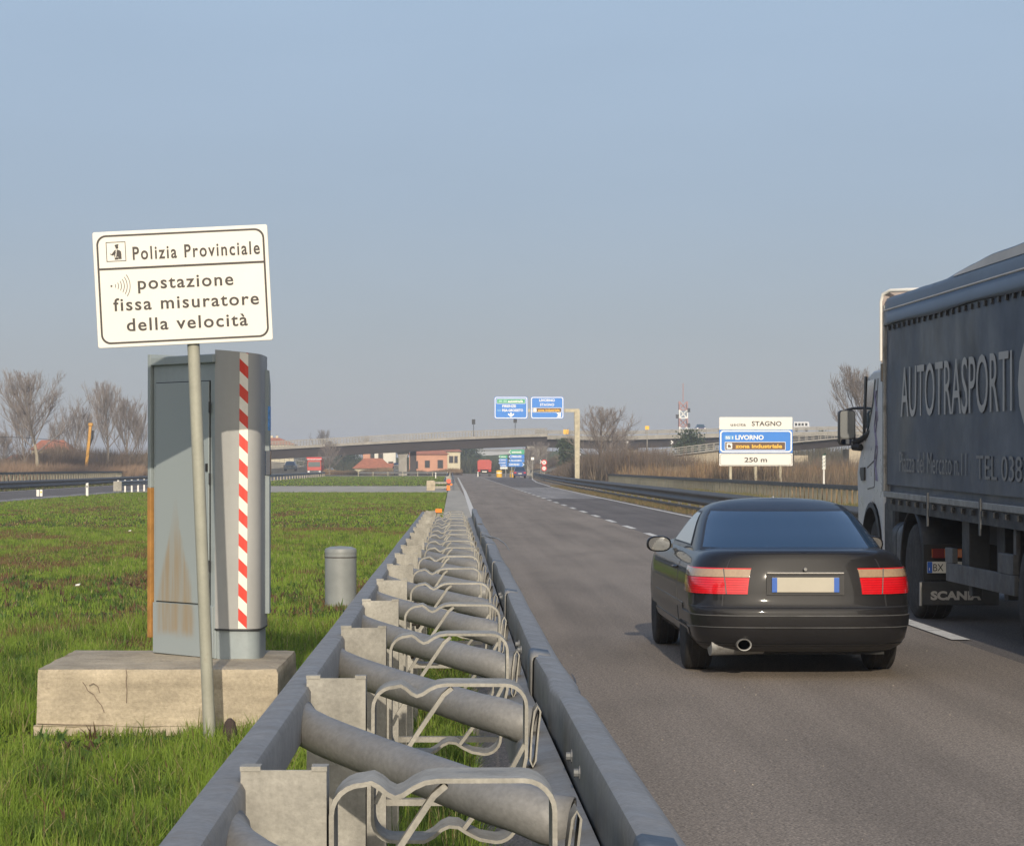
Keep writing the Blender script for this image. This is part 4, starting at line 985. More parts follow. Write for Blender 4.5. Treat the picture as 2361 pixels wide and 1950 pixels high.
em = MB(); ex, ez, es = -.425, SH/2-.172, .112
em.ring([(ex,ez),(ex+es,ez),(ex+es,ez+es),(ex,ez+es)], [(ex+.004,ez+.004),(ex+es-.004,ez+.004),(ex+es-.004,ez+es-.004),(ex+.004,ez+es-.004)], yy)
def ep(l): return [(ex+u*es, ez+(1-v)*es) for u, v in l]
for poly in ([(.44,.20),(.46,.15),(.64,.12),(.63,.21),(.47,.24)], [(.48,.25),(.62,.225),(.63,.32),(.56,.37),(.49,.33)],
             [(.42,.44),(.50,.40),(.46,.66),(.44,.86),(.40,.70)], [(.545,.40),(.62,.41),(.755,.50),(.77,.70),(.60,.75),(.49,.80),(.53,.55)],
             [(.66,.42),(.755,.50),(.77,.88),(.62,.88),(.60,.76),(.70,.60)], [(.42,.81),(.60,.80),(.61,.90),(.42,.91)], [(.17,.57),(.22,.60),(.28,.62),(.41,.45),(.50,.55),(.34,.70),(.22,.645)]):
    em.face(ep(poly), yy-.0005*(1+em.m.count(0) % 3))
em.build('officer_emblem', M['black_print'], plate, fix=False)
wv = MB(); wx, wz = -.405, .020
wv.face(circle(wx, wz, .006, 10), yy)
for k in range(6):
    rr = .022+.0165*k; hw = R(24+2.2*k); A = []; B = []
    for i in range(11):
        th = -hw + 2*hw*i/10; A.append((wx+rr*math.cos(th), wz+rr*math.sin(th))); B.append((wx+(rr+.0036)*math.cos(th), wz+(rr+.0036)*math.sin(th)))
    for i in range(10): wv.face([A[i],B[i],B[i+1],A[i+1]], yy)
wv.build('radar_waves', M['black_print'], plate, fix=False)
br = MB()
for dz in (-.2,.2):
    br.box(-.03-.022,.075-.022,.008,.05,dz-.02,dz+.02)
br.build('bracket', M['galv'], plate)

# exit sign: three plates on three posts
EY = 98.0; ec = P(1743, 1017, EY); q = EY/FPX
EK = 146.0/98.0; es_ = thing('exit_sign', 'three plate roadside exit sign for Stagno with blue middle panel', 'road sign', (ec.x*EK, EY*EK, H*(1-EK))); es_.scale = (EK, EK, EK)
for tx in (1685, 1743, 1800):
    m = MB(); m.tube([((tx-1743)*q, .12, -.2), ((tx-1743)*q, .12, H-(970-VY)*q)], .065, 10); m.build('post', M['baluster'], es_, smooth=40)
def plate_(par, x0, y0, x1, y1, m_, nm, r=.03, t=.03, Yq=q, cx=1743):
    a = ((x0-cx)*Yq, H-(y1-VY)*Yq, (x1-cx)*Yq, H-(y0-VY)*Yq)
    m = MB(); m.prism(rrect(*a, r, 4), 0, t); return m.build(nm, m_, par), a
pa, A = plate_(es_, 1658.5,961.5,1827,990, M['white_paint'], 'top_plate')
sign_text(pa, 'uscita', A[0]+.46, A[1]+.145, .63, .125, -.004, M['black_print']); sign_text(pa, 'STAGNO', A[0]+1.335, A[1]+.150, 1.22, .195, -.004, M['black_print'])
pa, A = plate_(es_, 1658.5,990.6,1827.5,1044, M['sign_blue'], 'blue_panel')
o_ = rrect(A[0]+.03,A[1]+.025,A[2]-.03,A[3]-.025,.14,6); i_ = rrect(A[0]+.085,A[1]+.08,A[2]-.085,A[3]-.08,.10,6)
ringp(pa, 'border', o_, i_, -.004, M['sign_white'])
sign_text(pa, 'LIVORNO', A[0]+.66, A[3]-.40, 1.16, .185, -.004, M['sign_white'])
flat(pa, 'road_number', rrect(A[0]+.22,A[3]-.405,A[0]+.60,A[3]-.235,.02), -.003, mat('light_blue_sign_sheet',(.10,.30,.60),.4,0,0)); sign_text(pa, 'SS 1', A[0]+.26, A[3]-.375, .30, .11, -.006, M['sign_white'])
a = rrect(A[0]+.225,A[1]+.115,A[2]-.29,A[1]+.455,.02,3); b_ = rrect(A[0]+.245,A[1]+.135,A[2]-.31,A[1]+.435,.02,3)
flat(pa, 'frame', a, -.004, M['sign_white']); bp_ = flat(pa, 'industrial_panel', b_, -.006, M['sign_brown'])
sign_text(pa, 'zona industriale', A[0]+.66, A[1]+.205, 1.92, .16, -.009, M['sign_yellow'])
fp = flat(pa, 'factory_symbol', rrect(A[0]+.30,A[1]+.165,A[0]+.53,A[1]+.405,.03,3), -.009, M['sign_white'])
k = MB(); k.face([(A[0]+.35,A[1]+.22),(A[0]+.48,A[1]+.22),(A[0]+.48,A[1]+.31),(A[0]+.44,A[1]+.29),(A[0]+.44,A[1]+.34),(A[0]+.35,A[1]+.34)], -.011); k.build('symbol', M['sign_brown'], pa, fix=False)
pa, A = plate_(es_, 1658.5,1044.8,1827.5,1073.6, M['white_paint'], 'bottom_plate')
ringp(pa, 'border', rrect(A[0]+.03,A[1]+.03,A[2]-.03,A[3]-.03,.09,5), rrect(A[0]+.042,A[1]+.042,A[2]-.042,A[3]-.042,.08,5), -.003, M['black_print'])
sign_text(pa, '250 m', A[0]+1.03, A[1]+.155, .93, .195, -.004, M['black_print'])

# overhead gantry signs
GY = 240.0; gq = GY/FPX
gs = thing('overhead_sign', 'pair of blue overhead direction signs on a concrete coloured cantilever post', 'road sign', (hx_(1331,GY), GY, 0))
gx = lambda tx: (tx-1331)*gq
gz = lambda ty: H-(ty-VY)*gq
m = MB(); m.prism([(gx(1326),-.1),(gx(1336.5),-.1),(gx(1337.5),gz(946)),(gx(1324.5),gz(946))], .2, .75); m.build('post', M['baluster'], gs, bevel=.03)
m = MB(); m.bar((gx(1140),.45,gz(946)),(gx(1336),.45,gz(946)),.35,.32); m.build('arm', M['baluster'], gs)
def gplate(x0,y0,x1,y1,nm):
    a = (gx(x0),gz(y1),gx(x1),gz(y0)); m = MB(); m.prism(rrect(*a,.22,5), .1, .18); o = m.build(nm, M['sign_blue'], gs)
    ringp(o, 'border', rrect(a[0]+.05,a[1]+.05,a[2]-.05,a[3]-.05,.2,5), rrect(a[0]+.13,a[1]+.13,a[2]-.13,a[3]-.13,.15,5), .095, M['sign_white']); return o, a
pa, A = gplate(1139.5,914,1217,965.5,'left_panel')
W_ = A[2]-A[0]
flat(pa, 'frame', [(A[0]+.24,A[3]-.72),(A[2]-.24,A[3]-.72),(A[2]-.24,A[3]-.22),(A[0]+.24,A[3]-.22)], .094, M['sign_white'])
flat(pa, 'motorway_panel', [(A[0]+.28,A[3]-.68),(A[2]-.28,A[3]-.68),(A[2]-.28,A[3]-.26),(A[0]+.28,A[3]-.26)], .090, M['sign_green'])
sign_text(pa, 'autostrada', A[0]+1.38, A[3]-.58, 1.52, .26, .085, M['sign_white'])
for dx in (.45, .92): flat(pa, 'road_number', rrect(A[0]+dx,A[3]-.57,A[0]+dx+.36,A[3]-.37,.04), .086, mat('pale_green_sign_sheet',(.25,.5,.4),.4,0,0) if dx < .5 else bpy.data.materials['pale_green_sign_sheet'])
sign_text(pa, 'FIRENZE', A[0]+.82, A[3]-1.08, 1.38, .25, .094, M['sign_white']); sign_text(pa, 'PISA-GROSSETO', A[0]+.80, A[3]-1.50, 2.10, .25, .094, M['sign_white'])
flat(pa, 'road_number', rrect(A[0]+.30,A[3]-1.49,A[0]+.68,A[3]-1.30,.04), .094, bpy.data.materials['light_blue_sign_sheet'])
cx = A[0]+W_/2; ar = MB(); ar.face([(cx-.07,A[1]+.64),(cx+.07,A[1]+.64),(cx+.07,A[1]+.45),(cx+.30,A[1]+.56),(cx+.30,A[1]+.42),(cx,A[1]+.16),(cx-.30,A[1]+.42),(cx-.30,A[1]+.56),(cx-.07,A[1]+.45)], .094); ar.build('arrow', M['sign_white'], pa, fix=False)
pa, A = gplate(1223.5,914,1300,965.5,'right_panel')
sign_text(pa, 'LIVORNO', A[0]+.88, A[3]-.50, 1.55, .26, .094, M['sign_white']); sign_text(pa, 'STAGNO', A[0]+.95, A[3]-.94, 1.42, .26, .094, M['sign_white'])
flat(pa, 'frame', [(A[0]+.20,A[3]-1.60),(A[2]-.22,A[3]-1.60),(A[2]-.22,A[3]-1.12),(A[0]+.20,A[3]-1.12)], .094, M['sign_white'])
flat(pa, 'industrial_panel', [(A[0]+.24,A[3]-1.56),(A[2]-.26,A[3]-1.56),(A[2]-.26,A[3]-1.16),(A[0]+.24,A[3]-1.16)], .090, M['sign_brown'])
flat(pa, 'factory_symbol', rrect(A[0]+.28,A[3]-1.53,A[0]+.60,A[3]-1.19,.05), .086, M['sign_white'])
sign_text(pa, 'zona industriale', A[0]+.72, A[3]-1.47, 2.2, .23, .086, M['sign_yellow'])
ax, az = A[2]-.28, A[1]+.18; ar = MB(); ar.face([(ax,az),(ax,az+.50),(ax-.14,az+.38),(ax-.34,az+.56),(ax-.46,az+.44),(ax-.28,az+.22),(ax-.42,az)][::-1], .094); ar.build('arrow', M['sign_white'], pa, fix=False)

# direction arrows in the gore ahead
def arrow_stack(name, label, Y, rows_, posts, group=None):
    cxx = rows_[0][0]; t = thing(name, label, 'road sign', (hx_(cxx,Y), Y, 0), group=group); k = Y/FPX
    for i, (x0, y0, x1, y1, left, m_) in enumerate(rows_):
        a = ((x0-cxx)*k, H-(y1-VY)*k, (x1-cxx)*k, H-(y0-VY)*k); hz = (a[1]+a[3])/2; n_ = (a[3]-a[1])*.55
        poly = [(a[0]+n_,a[1]),(a[2],a[1]),(a[2],a[3]),(a[0]+n_,a[3]),(a[0],hz)] if left else [(a[0],a[1]),(a[2]-n_,a[1]),(a[2],hz),(a[2]-n_,a[3]),(a[0],a[3])]
        m = MB(); m.prism(poly, 0, .06); o = m.build('arrow_plate', m_, t)
        tip = [(a[0]+.06,hz),(a[0]+n_,a[1]+.06),(a[0]+n_*1.25,a[1]+.06),(a[0]+n_*.5,hz),(a[0]+n_*1.25,a[3]-.06),(a[0]+n_,a[3]-.06)]
        if not left: tip = [(a[0]+a[2]-p[0],p[1]) for p in tip]
        flat(o, 'chevron', tip, -.01, M['sign_white'])
        wd = (a[2]-a[0])-n_*2.0; bx = a[0]+n_*1.5 if left else a[0]+n_*.4
        st = ('autostrada','FIRENZE','PISA-GROSSETO','LIVORNO')[i % 4]; sign_text(o, st, bx, a[1]+(a[3]-a[1])*.28, wd*.85, (a[3]-a[1])*.48, -.012, M['sign_white'])
    for tx in posts:
        m = MB(); m.tube([((tx-cxx)*k,.1,-.1),((tx-cxx)*k,.1,H-(rows_[0][1]-VY)*k)], .07, 8); m.build('post', M['galv_post'], t)
    return t
arrow_stack('direction_sign', 'tall stack of four arrow signs, green on top, in the gore ahead', 345,
    [(1171.5,1036.5,1209,1047,True,M['sign_green']),(1172,1048,1209,1057,True,M['sign_blue']),(1172,1058,1209,1065.5,True,M['sign_blue']),(1172,1066,1210,1075.5,False,M['sign_blue'])], (1180,1201))
arrow_stack('direction_sign', 'smaller stack of arrow signs just left of the tall stack', 372,
    [(1149,1049,1170,1056,True,M['sign_green']),(1149,1057,1170,1063.5,True,M['sign_blue']),(1149,1064,1170,1070,True,M['sign_blue']),(1152,1070.5,1170,1076,True,M['sign_blue']),(1152,1076.5,1170,1081,True,M['white_paint'])], (1155,1166))
for tx, Y, lab in ((1151,352,'yellow crash drum left of the dark car in the gore'),(1182,348,'yellow crash drum right behind the dark car in the gore')):
    t = thing('crash_drum', lab, 'crash drum', (hx_(tx,Y), Y, 0)); m = MB(); m.lathe([(.42,0),(.44,.1),(.44,.9),(.40,1.0),(0,1.02)], 16); m.build('drum', M['attenuator'], t, smooth=40)
    m = MB(); m.lathe([(.445,.55),(.447,.55),(.447,.72),(.445,.72)], 16); m.build('band', M['tape_white'], t)

def round_sign(label, tx, ty, Y, rad, glyph, zpole=True):
    p = P(tx,ty,Y); t = thing('round_sign', label, 'road sign', (p.x, Y, 0))
    m = MB(); m.lathe([(0,-.02),(rad,-.02),(rad,.02),(0,.02)], 24, (0,0,p.z), 'y'); o = m.build('disc', M['sign_red'], t)
    flat(o, 'face', circle(0,p.z,rad*.66,20), -.024, M['sign_white'])
    g_ = MB()
    if glyph == 'bars':
        for dx in (-.18,.12): g_.face([((dx-.07)*rad,p.z-.34*rad),((dx+.09)*rad,p.z-.34*rad),((dx+.09)*rad,p.z+.34*rad),((dx-.07)*rad,p.z+.34*rad)], -.028)
    else:
        for dx in (-.25,.25): g_.face([((dx-.18)*rad,p.z-.15*rad),((dx+.18)*rad,p.z-.15*rad),((dx+.14)*rad,p.z+.15*rad),((dx-.14)*rad,p.z+.15*rad)], -.028)
    g_.build('symbol', M['black_print'], o, fix=False)
    if zpole: m = MB(); m.tube([(0,.06,-.1),(0,.06,p.z+rad)], .04, 8); m.build('post', M['galv_post'], t)
    return t
round_sign('red ringed speed limit disc, upper of two on the pole by the ramp', 1254.5,1066,275,.33,'bars')
round_sign('red ringed no overtaking disc, lower of two on the pole by the ramp', 1254.5,1079.5,274.7,.31,'cars', False)
def chevron(label, tx, ty, Y, s):
    p = P(tx,ty,Y); t = thing('chevron_board', label, 'road sign', (p.x,Y,0))
    m = MB(); m.box(-s/2,s/2,0,.04,p.z-s/2,p.z+s/2); o = m.build('board', M['plastic'], t)
    flat(o, 'chevron', [(-.3*s,p.z-.4*s),(-.05*s,p.z-.4*s),(.35*s,p.z),(-.05*s,p.z+.4*s),(-.3*s,p.z+.4*s),(.05*s,p.z)], -.006, M['sign_white'])
    m = MB(); m.tube([(0,.06,-.1),(0,.06,p.z+s/2)], .04, 6); m.build('post', M['galv_post'], t); return t
chevron('small white chevron board right beside the overhead sign post', 1336.5,1048,300,.5)
chevron('white chevron board at the right side of the rounded bare tree', 1440,1034,310,.5)
chevron('white chevron board left of the broad evergreen by the viaduct', 1549,1019.5,312,.55)
chevron('white chevron board left of the round red signs', 1247,1064,290,.45)
# tall lamp and plate signs on the viaduct
def pole_sign(label, tx, ty0, ty1, Y, w_, m_, wtop):
    p = P(tx, ty1, Y); z1 = P(tx, ty0, Y).z; t = thing('pole_sign', label, 'road sign', (p.x, Y, 0))
    m = MB(); m.tube([(0,0,-.1),(0,0,z1)], .06, 6); m.build('post', M['galv_post'], t)
    m = MB(); m.box(-w_/2,w_/2,-.08,-.06,z1-wtop,z1); m.build('plate', m_, t); return t
pole_sign('small yellow plate sign on a pole above the viaduct rail', 1492,982,1030,300,.5,M['sign_yellow'],.45)
pole_sign('yellow warning plate on a pole left of the overhead sign post', 1305,990,1060,360,.8,M['sign_yellow'],.7)
pole_sign('small grey plate on a pole by the rounded bare tree', 1445,1017,1062,300,.35,M['sign_white'],.3)
pole_sign('small white sign on a post below the overpass', 1228,1054,1085,320,.4,M['sign_white'],.35)
# green and white banded depth gauge beside the reeds
t = thing('banded_marker', 'green and white diagonal banded marker post behind the railing', 'marker post', (hx_(1899.5,110),110,0)); k=110/FPX
m = MB(); m.tube([(0,0,-.1),(0,0,H-(1082-VY)*k)], .045, 8); m.build('post', M['white_paint'], t)
m = MB(); m.tube([(0,0,H-(1082-VY)*k),(0,0,H-(1050-VY)*k),(0,0,H-(1047.5-VY)*k)], [.085,.085,.03], 10); bn = m.build('banded_head', M['white_paint'], t, smooth=40)
for i in range(4):
    z = H-(1078-VY)*k+i*.165; m = MB(); m.add([(-.087,-.03,z),(0,-.090,z+.05),(.087,-.03,z+.10),(.087,-.03,z+.185),(0,-.090,z+.135),(-.087,-.03,z+.085)], [(0,1,4,5),(1,2,3,4)]); m.build('band', mat('dark_green_band_paint',(.01,.06,.04),.5,0,0) if i==0 else bpy.data.materials['dark_green_band_paint'], t, fix=False)

# ------------------------------------------------------------------ speed camera cabinet on its block
bk = thing('concrete_block', 'weathered tan concrete plinth block standing in the grass', 'concrete block', (-1.76, 14.3, 0))
m = MB()
def blk(z, ins, wob_):
    pts = [(-2.49+ins,14.3+ins),(-1.04-ins,14.3+ins),(-1.02-ins,15.8-ins),(-2.50+ins,15.8-ins)]; return [(p[0]+rng.uniform(-wob_,wob_), p[1]+rng.uniform(-wob_,wob_), z) for p in pts]
lv = [blk(-.2,-.012,.004), blk(.045,-.012,.004), blk(.05,0,.004), blk(.36,0,.006), blk(.388,.012,.004)]
m.grid(lv, close=True); m.f += [(0,1,2,3), (16,17,18,19)]; m.m += [0,0]
blk_o = m.build('block', M['concrete'], bk, world=True)
from mathutils import noise as mnoise
bb = bmesh.new(); bb.from_mesh(blk_o.data)
bmesh.ops.subdivide_edges(bb, edges=bb.edges[:], cuts=5, use_grid_fill=True); bmesh.ops.subdivide_edges(bb, edges=[e for e in bb.edges if e.calc_length() > .06], cuts=3, use_grid_fill=True)
bb.normal_update()
for v_ in bb.verts:
    q_ = v_.co*5; a_ = mnoise.noise(q_)*.007 + mnoise.noise(q_*4)*.003
    edge_ = sum(1 for e in v_.link_edges if len(e.link_faces) == 2 and e.calc_face_angle(0) > .6)
    if edge_: a_ -= .006 + max(0, mnoise.noise(v_.co*9+Vector((3,1,7))))*.022
    v_.co += v_.normal*a_
bb.to_mesh(blk_o.data); bb.free()
blk_o.data.polygons.foreach_set('use_smooth', [True]*len(blk_o.data.polygons)); blk_o.data.set_sharp_from_angle(angle=R(40))
cr = MB()
def crack(p, wd=.004):
    for i in range(len(p)-1): cr.bar(p[i], p[i+1], wd, .003, (0,1,0))
xk = lambda tx: hx_(tx,14.28); zk = lambda ty: H-(ty-VY)*14.28/FPX
for pts in ([(290,1543),(292,1556),(290,1570),(292,1590),(291,1620)], [(190,1572),(196,1580),(202,1592),(215,1600),(222,1612),(233,1625),(240,1642)], [(205,1580),(215,1575),(225,1582),(229,1596)], [(85,1668),(150,1670),(260,1672)]):
    crack([(xk(a),14.288,zk(b)) for a, b in pts])
cr.build('crack', mat('dark_crack_line',(.16,.12,.09),.95,0,.2,10), bk, world=True)  # thin dark bars drawn along the cracks

def stain_paint():
    m = bpy.data.materials.new('rust_stained_cabinet_paint'); m.use_nodes = True; n = m.node_tree; b = n.nodes['Principled BSDF']; b.inputs['Roughness'].default_value = .5
    tc = n.nodes.new('ShaderNodeTexCoord'); sp = n.nodes.new('ShaderNodeSeparateXYZ'); n.links.new(tc.outputs['Object'], sp.inputs[0])
    ns = n.nodes.new('ShaderNodeTexNoise'); ns.inputs['Scale'].default_value = 7; ns.inputs['Detail'].default_value = 5; n.links.new(tc.outputs['Object'], ns.inputs['Vector'])
    def mth(op, a, b_):
        k = n.nodes.new('ShaderNodeMath'); k.operation = op
        for i, v in enumerate((a, b_)):
            if isinstance(v, (int, float)): k.inputs[i].default_value = v
            else: n.links.new(v, k.inputs[i])
        return k.outputs[0]
    def mr(s, a, b_, c=0, d=1):
        k = n.nodes.new('ShaderNodeMapRange'); k.interpolation_type = 'SMOOTHSTEP'; n.links.new(s, k.inputs[0])
        for i, v in enumerate((a, b_, c, d)): k.inputs[i+1].default_value = v
        return k.outputs[0]
    # a triangle of rust: widest at the foot of the panel, fading upwards
    z = mth('ADD', sp.outputs['Z'], mth('MULTIPLY', ns.outputs[0], .12))
    half = mr(z, .30, 1.12, .20, .015)
    dx = mth('ABSOLUTE', mth('SUBTRACT', mth('ADD', sp.outputs['X'], mth('MULTIPLY', ns.outputs[0], .05)), -.052), 0.0)
    inside = mr(mth('DIVIDE', dx, half), 1.15, .75)
    fade = mth('MULTIPLY', mr(z, 1.15, .60), mr(z, .16, .24))
    n3 = n.nodes.new('ShaderNodeTexNoise'); n3.inputs['Scale'].default_value = 1; n3.inputs['Detail'].default_value = 5; mp3 = n.nodes.new('ShaderNodeMapping'); mp3.inputs['Scale'].default_value = (34,34,1.6); n.links.new(tc.outputs['Object'], mp3.inputs[0]); n.links.new(mp3.outputs[0], n3.inputs['Vector'])
    f = mth('MULTIPLY', mth('MULTIPLY', inside, fade), mr(n3.outputs[0], .35, .65, .28, .66))
    mx = n.nodes.new('ShaderNodeMix'); mx.data_type = 'RGBA'; n.links.new(f, mx.inputs[0]); mx.inputs[6].default_value = (.28,.318,.325,1); mx.inputs[7].default_value = (.28,.185,.075,1)
    n.links.new(mx.outputs[2], b.inputs['Base Color']); return m
M['stain_paint'] = stain_paint()
BZ = .388
A0, A1 = Vector((-1.935,15.52,0)), Vector((-1.487,15.03,0))     # left panel runs from A0 (far left) to A1 (near right)
L_ = (A1-A0).length; ang = math.atan2(A1.y-A0.y, A1.x-A0.x)
cab = thing('speed_camera_cabinet', 'grey speed camera cabinet with rust stain and red white striped column', 'speed camera', ((A0.x+A1.x)/2, (A0.y+A1.y)/2, BZ), (0,0,ang))
HH = 1.92
m = MB(); m.box(-L_/2, L_/2, 0, .30, 0, HH-.005); body = m.build('body', M['box_grey'], cab, bevel=.006)
# inset door panel sheets proud of the body, with a dark joint line round them
m = MB(); m.box(-L_/2+.035, L_/2-.045, -.0045, .001, .336, HH-.165); m.build('door_joint', M['plastic'], cab)
m = MB(); m.box(-L_/2+.041, L_/2-.051, -.012, -.004, .342, HH-.171); m.build('door', M['stain_paint'], cab, bevel=.003)
m = MB(); m.box(-L_/2+.002, L_/2-.012, -.009, .001, .004, .330); m.build('lower_panel', M['stain_paint'], cab, bevel=.003)
m = MB(); m.box(-L_/2-.006, L_/2+.005, -.022, .31, HH-.055, HH); m.build('lid', M['box_grey'], cab, bevel=.006)
m = MB(); m.box(-L_/2-.040, -L_/2-.010, -.02, .30, HH*.56, HH+.02); m.build('side_flange', M['box_grey'], cab, bevel=.003)  # shade on the upper edge given by the plain cabinet grey
m = MB(); m.box(-L_/2-.045, -L_/2-.010, -.02, .30, .10, HH*.56-.002); tag(m.build('side_flange', mat('sunlit_rusty_edge',(.34,.17,.045),.8,0,.2,12), cab, bevel=.003), label='rust orange lower edge flange with sunlight in its colour')  # rust plus sunlight put into the orange; the upper half is greyed as shaded
for z in (.55, 1.1, 1.55):
    h = MB(); h.tube([(L_/2-.038,-.014,z),(L_/2-.038,-.014,z+.07)], .007, 8); h.build('hinge', M['plastic'], cab)
k_ = MB(); k_.box(L_/2-.075, L_/2-.060, -.022, -.011, 1.18, 1.23); k_.build('lock', M['plastic'], cab)
# the rounded column, in world axes under the same thing
Minv = Matrix.Translation(cab.location) @ Matrix.Rotation(ang, 4, 'Z'); Minv = Minv.inverted()
def col_outline(sc=1.0, ox=0, oy=0):
    pts = [(-1.487,15.03),(-1.40,14.975)]
    for i in range(9):
        a = R(-100 + 100*i/8); pts.append((-1.265+.105*math.cos(a)*1.0, 15.085+.115*math.sin(a)))
    pts += [(-1.150,15.25),(-1.150,15.42),(-1.40,15.42)]
    pts = [(-1.487+(p[0]+1.487)*.885, p[1]) for p in pts]
    cx, cy = -1.31, 15.18
    return [((p[0]-cx)*sc+cx+ox, (p[1]-cy)*sc+cy+oy) for p in pts]
def col(z0, z1, sc, slope=0.0):
    m = MB(); o = col_outline(sc); n = len(o)
    v = [(x,y,z0) for x,y in o] + [(x,y,z1-slope*(x+1.487)) for x,y in o]
    m.add(v, [tuple(range(n-1,-1,-1)), tuple(range(n,2*n))] + [(i,(i+1)%n,n+(i+1)%n,n+i) for i in range(n)]); m.xf(Minv); return m
col(.578, 2.335, 1.0, .10).build('column', M['column_grey'], cab, smooth=35)
col(.385, .577, .93).build('column_foot', M['box_grey'], cab, smooth=35)
m = col(.570, .580, 1.02); m.build('column_lip', M['truck_dark'], cab, smooth=35)
m = MB(); m.prism([(0,0),(.09,-.02),(.09,1.50),(0,1.62)], -.15, .13, 'yz')
m = MB(); v = [(-1.190,15.26),(-1.163,15.27),(-1.163,15.38),(-1.190,15.40)]
m.add([(x,y,.66) for x,y in v]+[(x,y,2.22-(y-15.26)*.8) for x,y in v], [(3,2,1,0),(4,5,6,7),(0,1,5,4),(1,2,6,5),(2,3,7,6),(3,0,4,7)]); m.xf(Minv); m.build('side_window_housing', M['box_grey'], cab)
m = MB(); m.box(-1.188,-1.158,15.252,15.36,1.545,1.70); m.xf(Minv); m.build('camera_window', M['glass_dark'], cab)
m = MB(); m.box(-1.186,-1.1615,15.2665,15.375,1.83,1.985); m.xf(Minv); m.build('sticker', mat('blue_sticker',(.10,.28,.62),.5,0,.5,30), cab)
# striped tape following the column front
def on_col(x):
    o = col_outline()[1:11]; xs_ = [p[0] for p in o]; ys_ = [p[1] for p in o]; return float(np.interp(x, xs_, ys_))-.0025
tw = .054; m = MB(); zA, zB = .582, 2.318; per = .1565
xl = lambda z: -1.336+.010*(z-.58)/1.75
k = -1
while True:
    z0 = zA + k*per
    if z0 > zB: break
    for mi, (za, zb) in enumerate(((z0, z0+per/2), (z0+per/2, z0+per))):
        drop = .052
        vs = []
        for s_ in range(4):
            u = s_/3; x = xl(za)+tw*u
            vs.append((x, on_col(x), min(max(za+drop*(1-u), zA), 2.331-.10*(x+1.487))))
        for s_ in range(4):
            u = s_/3; x = xl(zb)+tw*u
            vs.append((x, on_col(x), min(max(zb+drop*(1-u), zA), 2.331-.10*(x+1.487))))
        m.add(vs, [(i,i+1,5+i,4+i) for i in range(3)], mi)
    k += 1
m.xf(Minv); m.build('striped_tape', [M['tape_red'], M['tape_white']], cab, fix=False)

# grey bollard
bo = thing('bollard', 'round capped grey steel bollard in the grass beside the barrier', 'bollard', (hx_(785.5,27.6), 27.6, 0))
m = MB(); m.lathe([(.183,-.2),(.183,.60),(.186,.60),(.186,.625),(.178,.650),(.12,.672),(0,.680)], 32); m.build('body', M['pole_grey'] if False else mat('blue_grey_bollard_paint',(.22,.235,.235),.5,0,.12,4), bo, smooth=40)
m = MB(); m.lathe([(.1845,.545),(.1875,.548),(.1875,.556),(.1845,.559)], 32); m.build('seam', M['rail_dark'], bo)
# dark stump by the pole foot
t = thing('stone', 'dark brown stone in the grass at the foot of the leaning pole', 'stone', (hx_(530,13.55), 13.55, 0)); m = MB()
m.lathe([(.03,-.05),(.04,.05),(.042,.10),(.03,.15),(.012,.17),(0,.172)], 9); m.build('rock', mat('dark_stone',(.05,.035,.03),.9,0,.3,20,.5,40), t, smooth=60)

# ------------------------------------------------------------------ vehicles
def wheel_parts(par, pos, r, wd, side, spokes=5, rimr=.62, nm='wheel'):
    """side +1: outer face towards +x"""
    w_ = MB(); e = r*.10
    w_.lathe([(r*rimr,-wd/2),(r-e,-wd/2),(r-e*.25,-wd/2+e*.5),(r,-wd/2+e*1.1),(r,wd/2-e*1.1),(r-e*.25,wd/2-e*.5),(r-e,wd/2),(r*rimr,wd/2)], 36, axis='x')
    o = w_.build(nm, M['rubber'], par, smooth=40); o.location = pos
    for k in (-.27, 0, .27):
        gvm = MB(); gvm.lathe([(r-.012,k*wd-.005),(r+.0015,k*wd-.005),(r+.0015,k*wd+.005),(r-.012,k*wd+.005)], 36, axis='x')
        gvm.build('tread_groove', M['plastic'], o)
    rm_ = MB(); s = side; d0 = wd/2
    rm_.lathe([(r*rimr+.004,s*(d0-.004)),(r*rimr-.012,s*(d0-.006)),(r*rimr-.03,s*(d0-.06)),(.06,s*(d0-.07)),(.05,s*(d0-.03)),(0,s*(d0-.028))], 30, axis='x')
    for k in range(spokes):
        a = 2*math.pi*k/spokes+.3
        rm_.bar((s*(d0-.035),.05*math.cos(a),.05*math.sin(a)),(s*(d0-.02),(r*rimr-.008)*math.cos(a),(r*rimr-.008)*math.sin(a)),.07 if spokes==5 else .03,.03,(1,0,0))
    rm_.build('rim', M['alloy'], o, smooth=35); return o

# ---- the dark coupe
car = thing('coupe_car', 'dark anthracite two door car with red tail lamps driving in the left lane', 'car', (2.66, 18.9, 0)); car.scale = (.97, 1, 1)
CB = [  # z, half width, rear y, front y, rear corner length, exponent
 (.20,.735,-.86,3.36,.40,3.0),(.245,.800,-.955,3.46,.42,3.2),(.30,.832,-.995,3.50,.44,3.4),(.37,.848,-1.015,3.52,.46,3.4),(.46,.856,-1.025,3.53,.48,3.4),(.525,.859,-1.018,3.53,.48,3.4),
 (.548,.860,-.998,3.51,.48,3.3),(.60,.861,-.985,3.50,.48,3.2),(.70,.860,-.975,3.46,.48,3.1),(.80,.846,-.958,3.40,.48,3.0),(.87,.822,-.942,3.30,.48,2.9),(.915,.790,-.930,3.15,.48,2.8),(.945,.745,-.915,3.0,.46,2.7),(.962,.690,-.885,2.8,.42,2.6)]
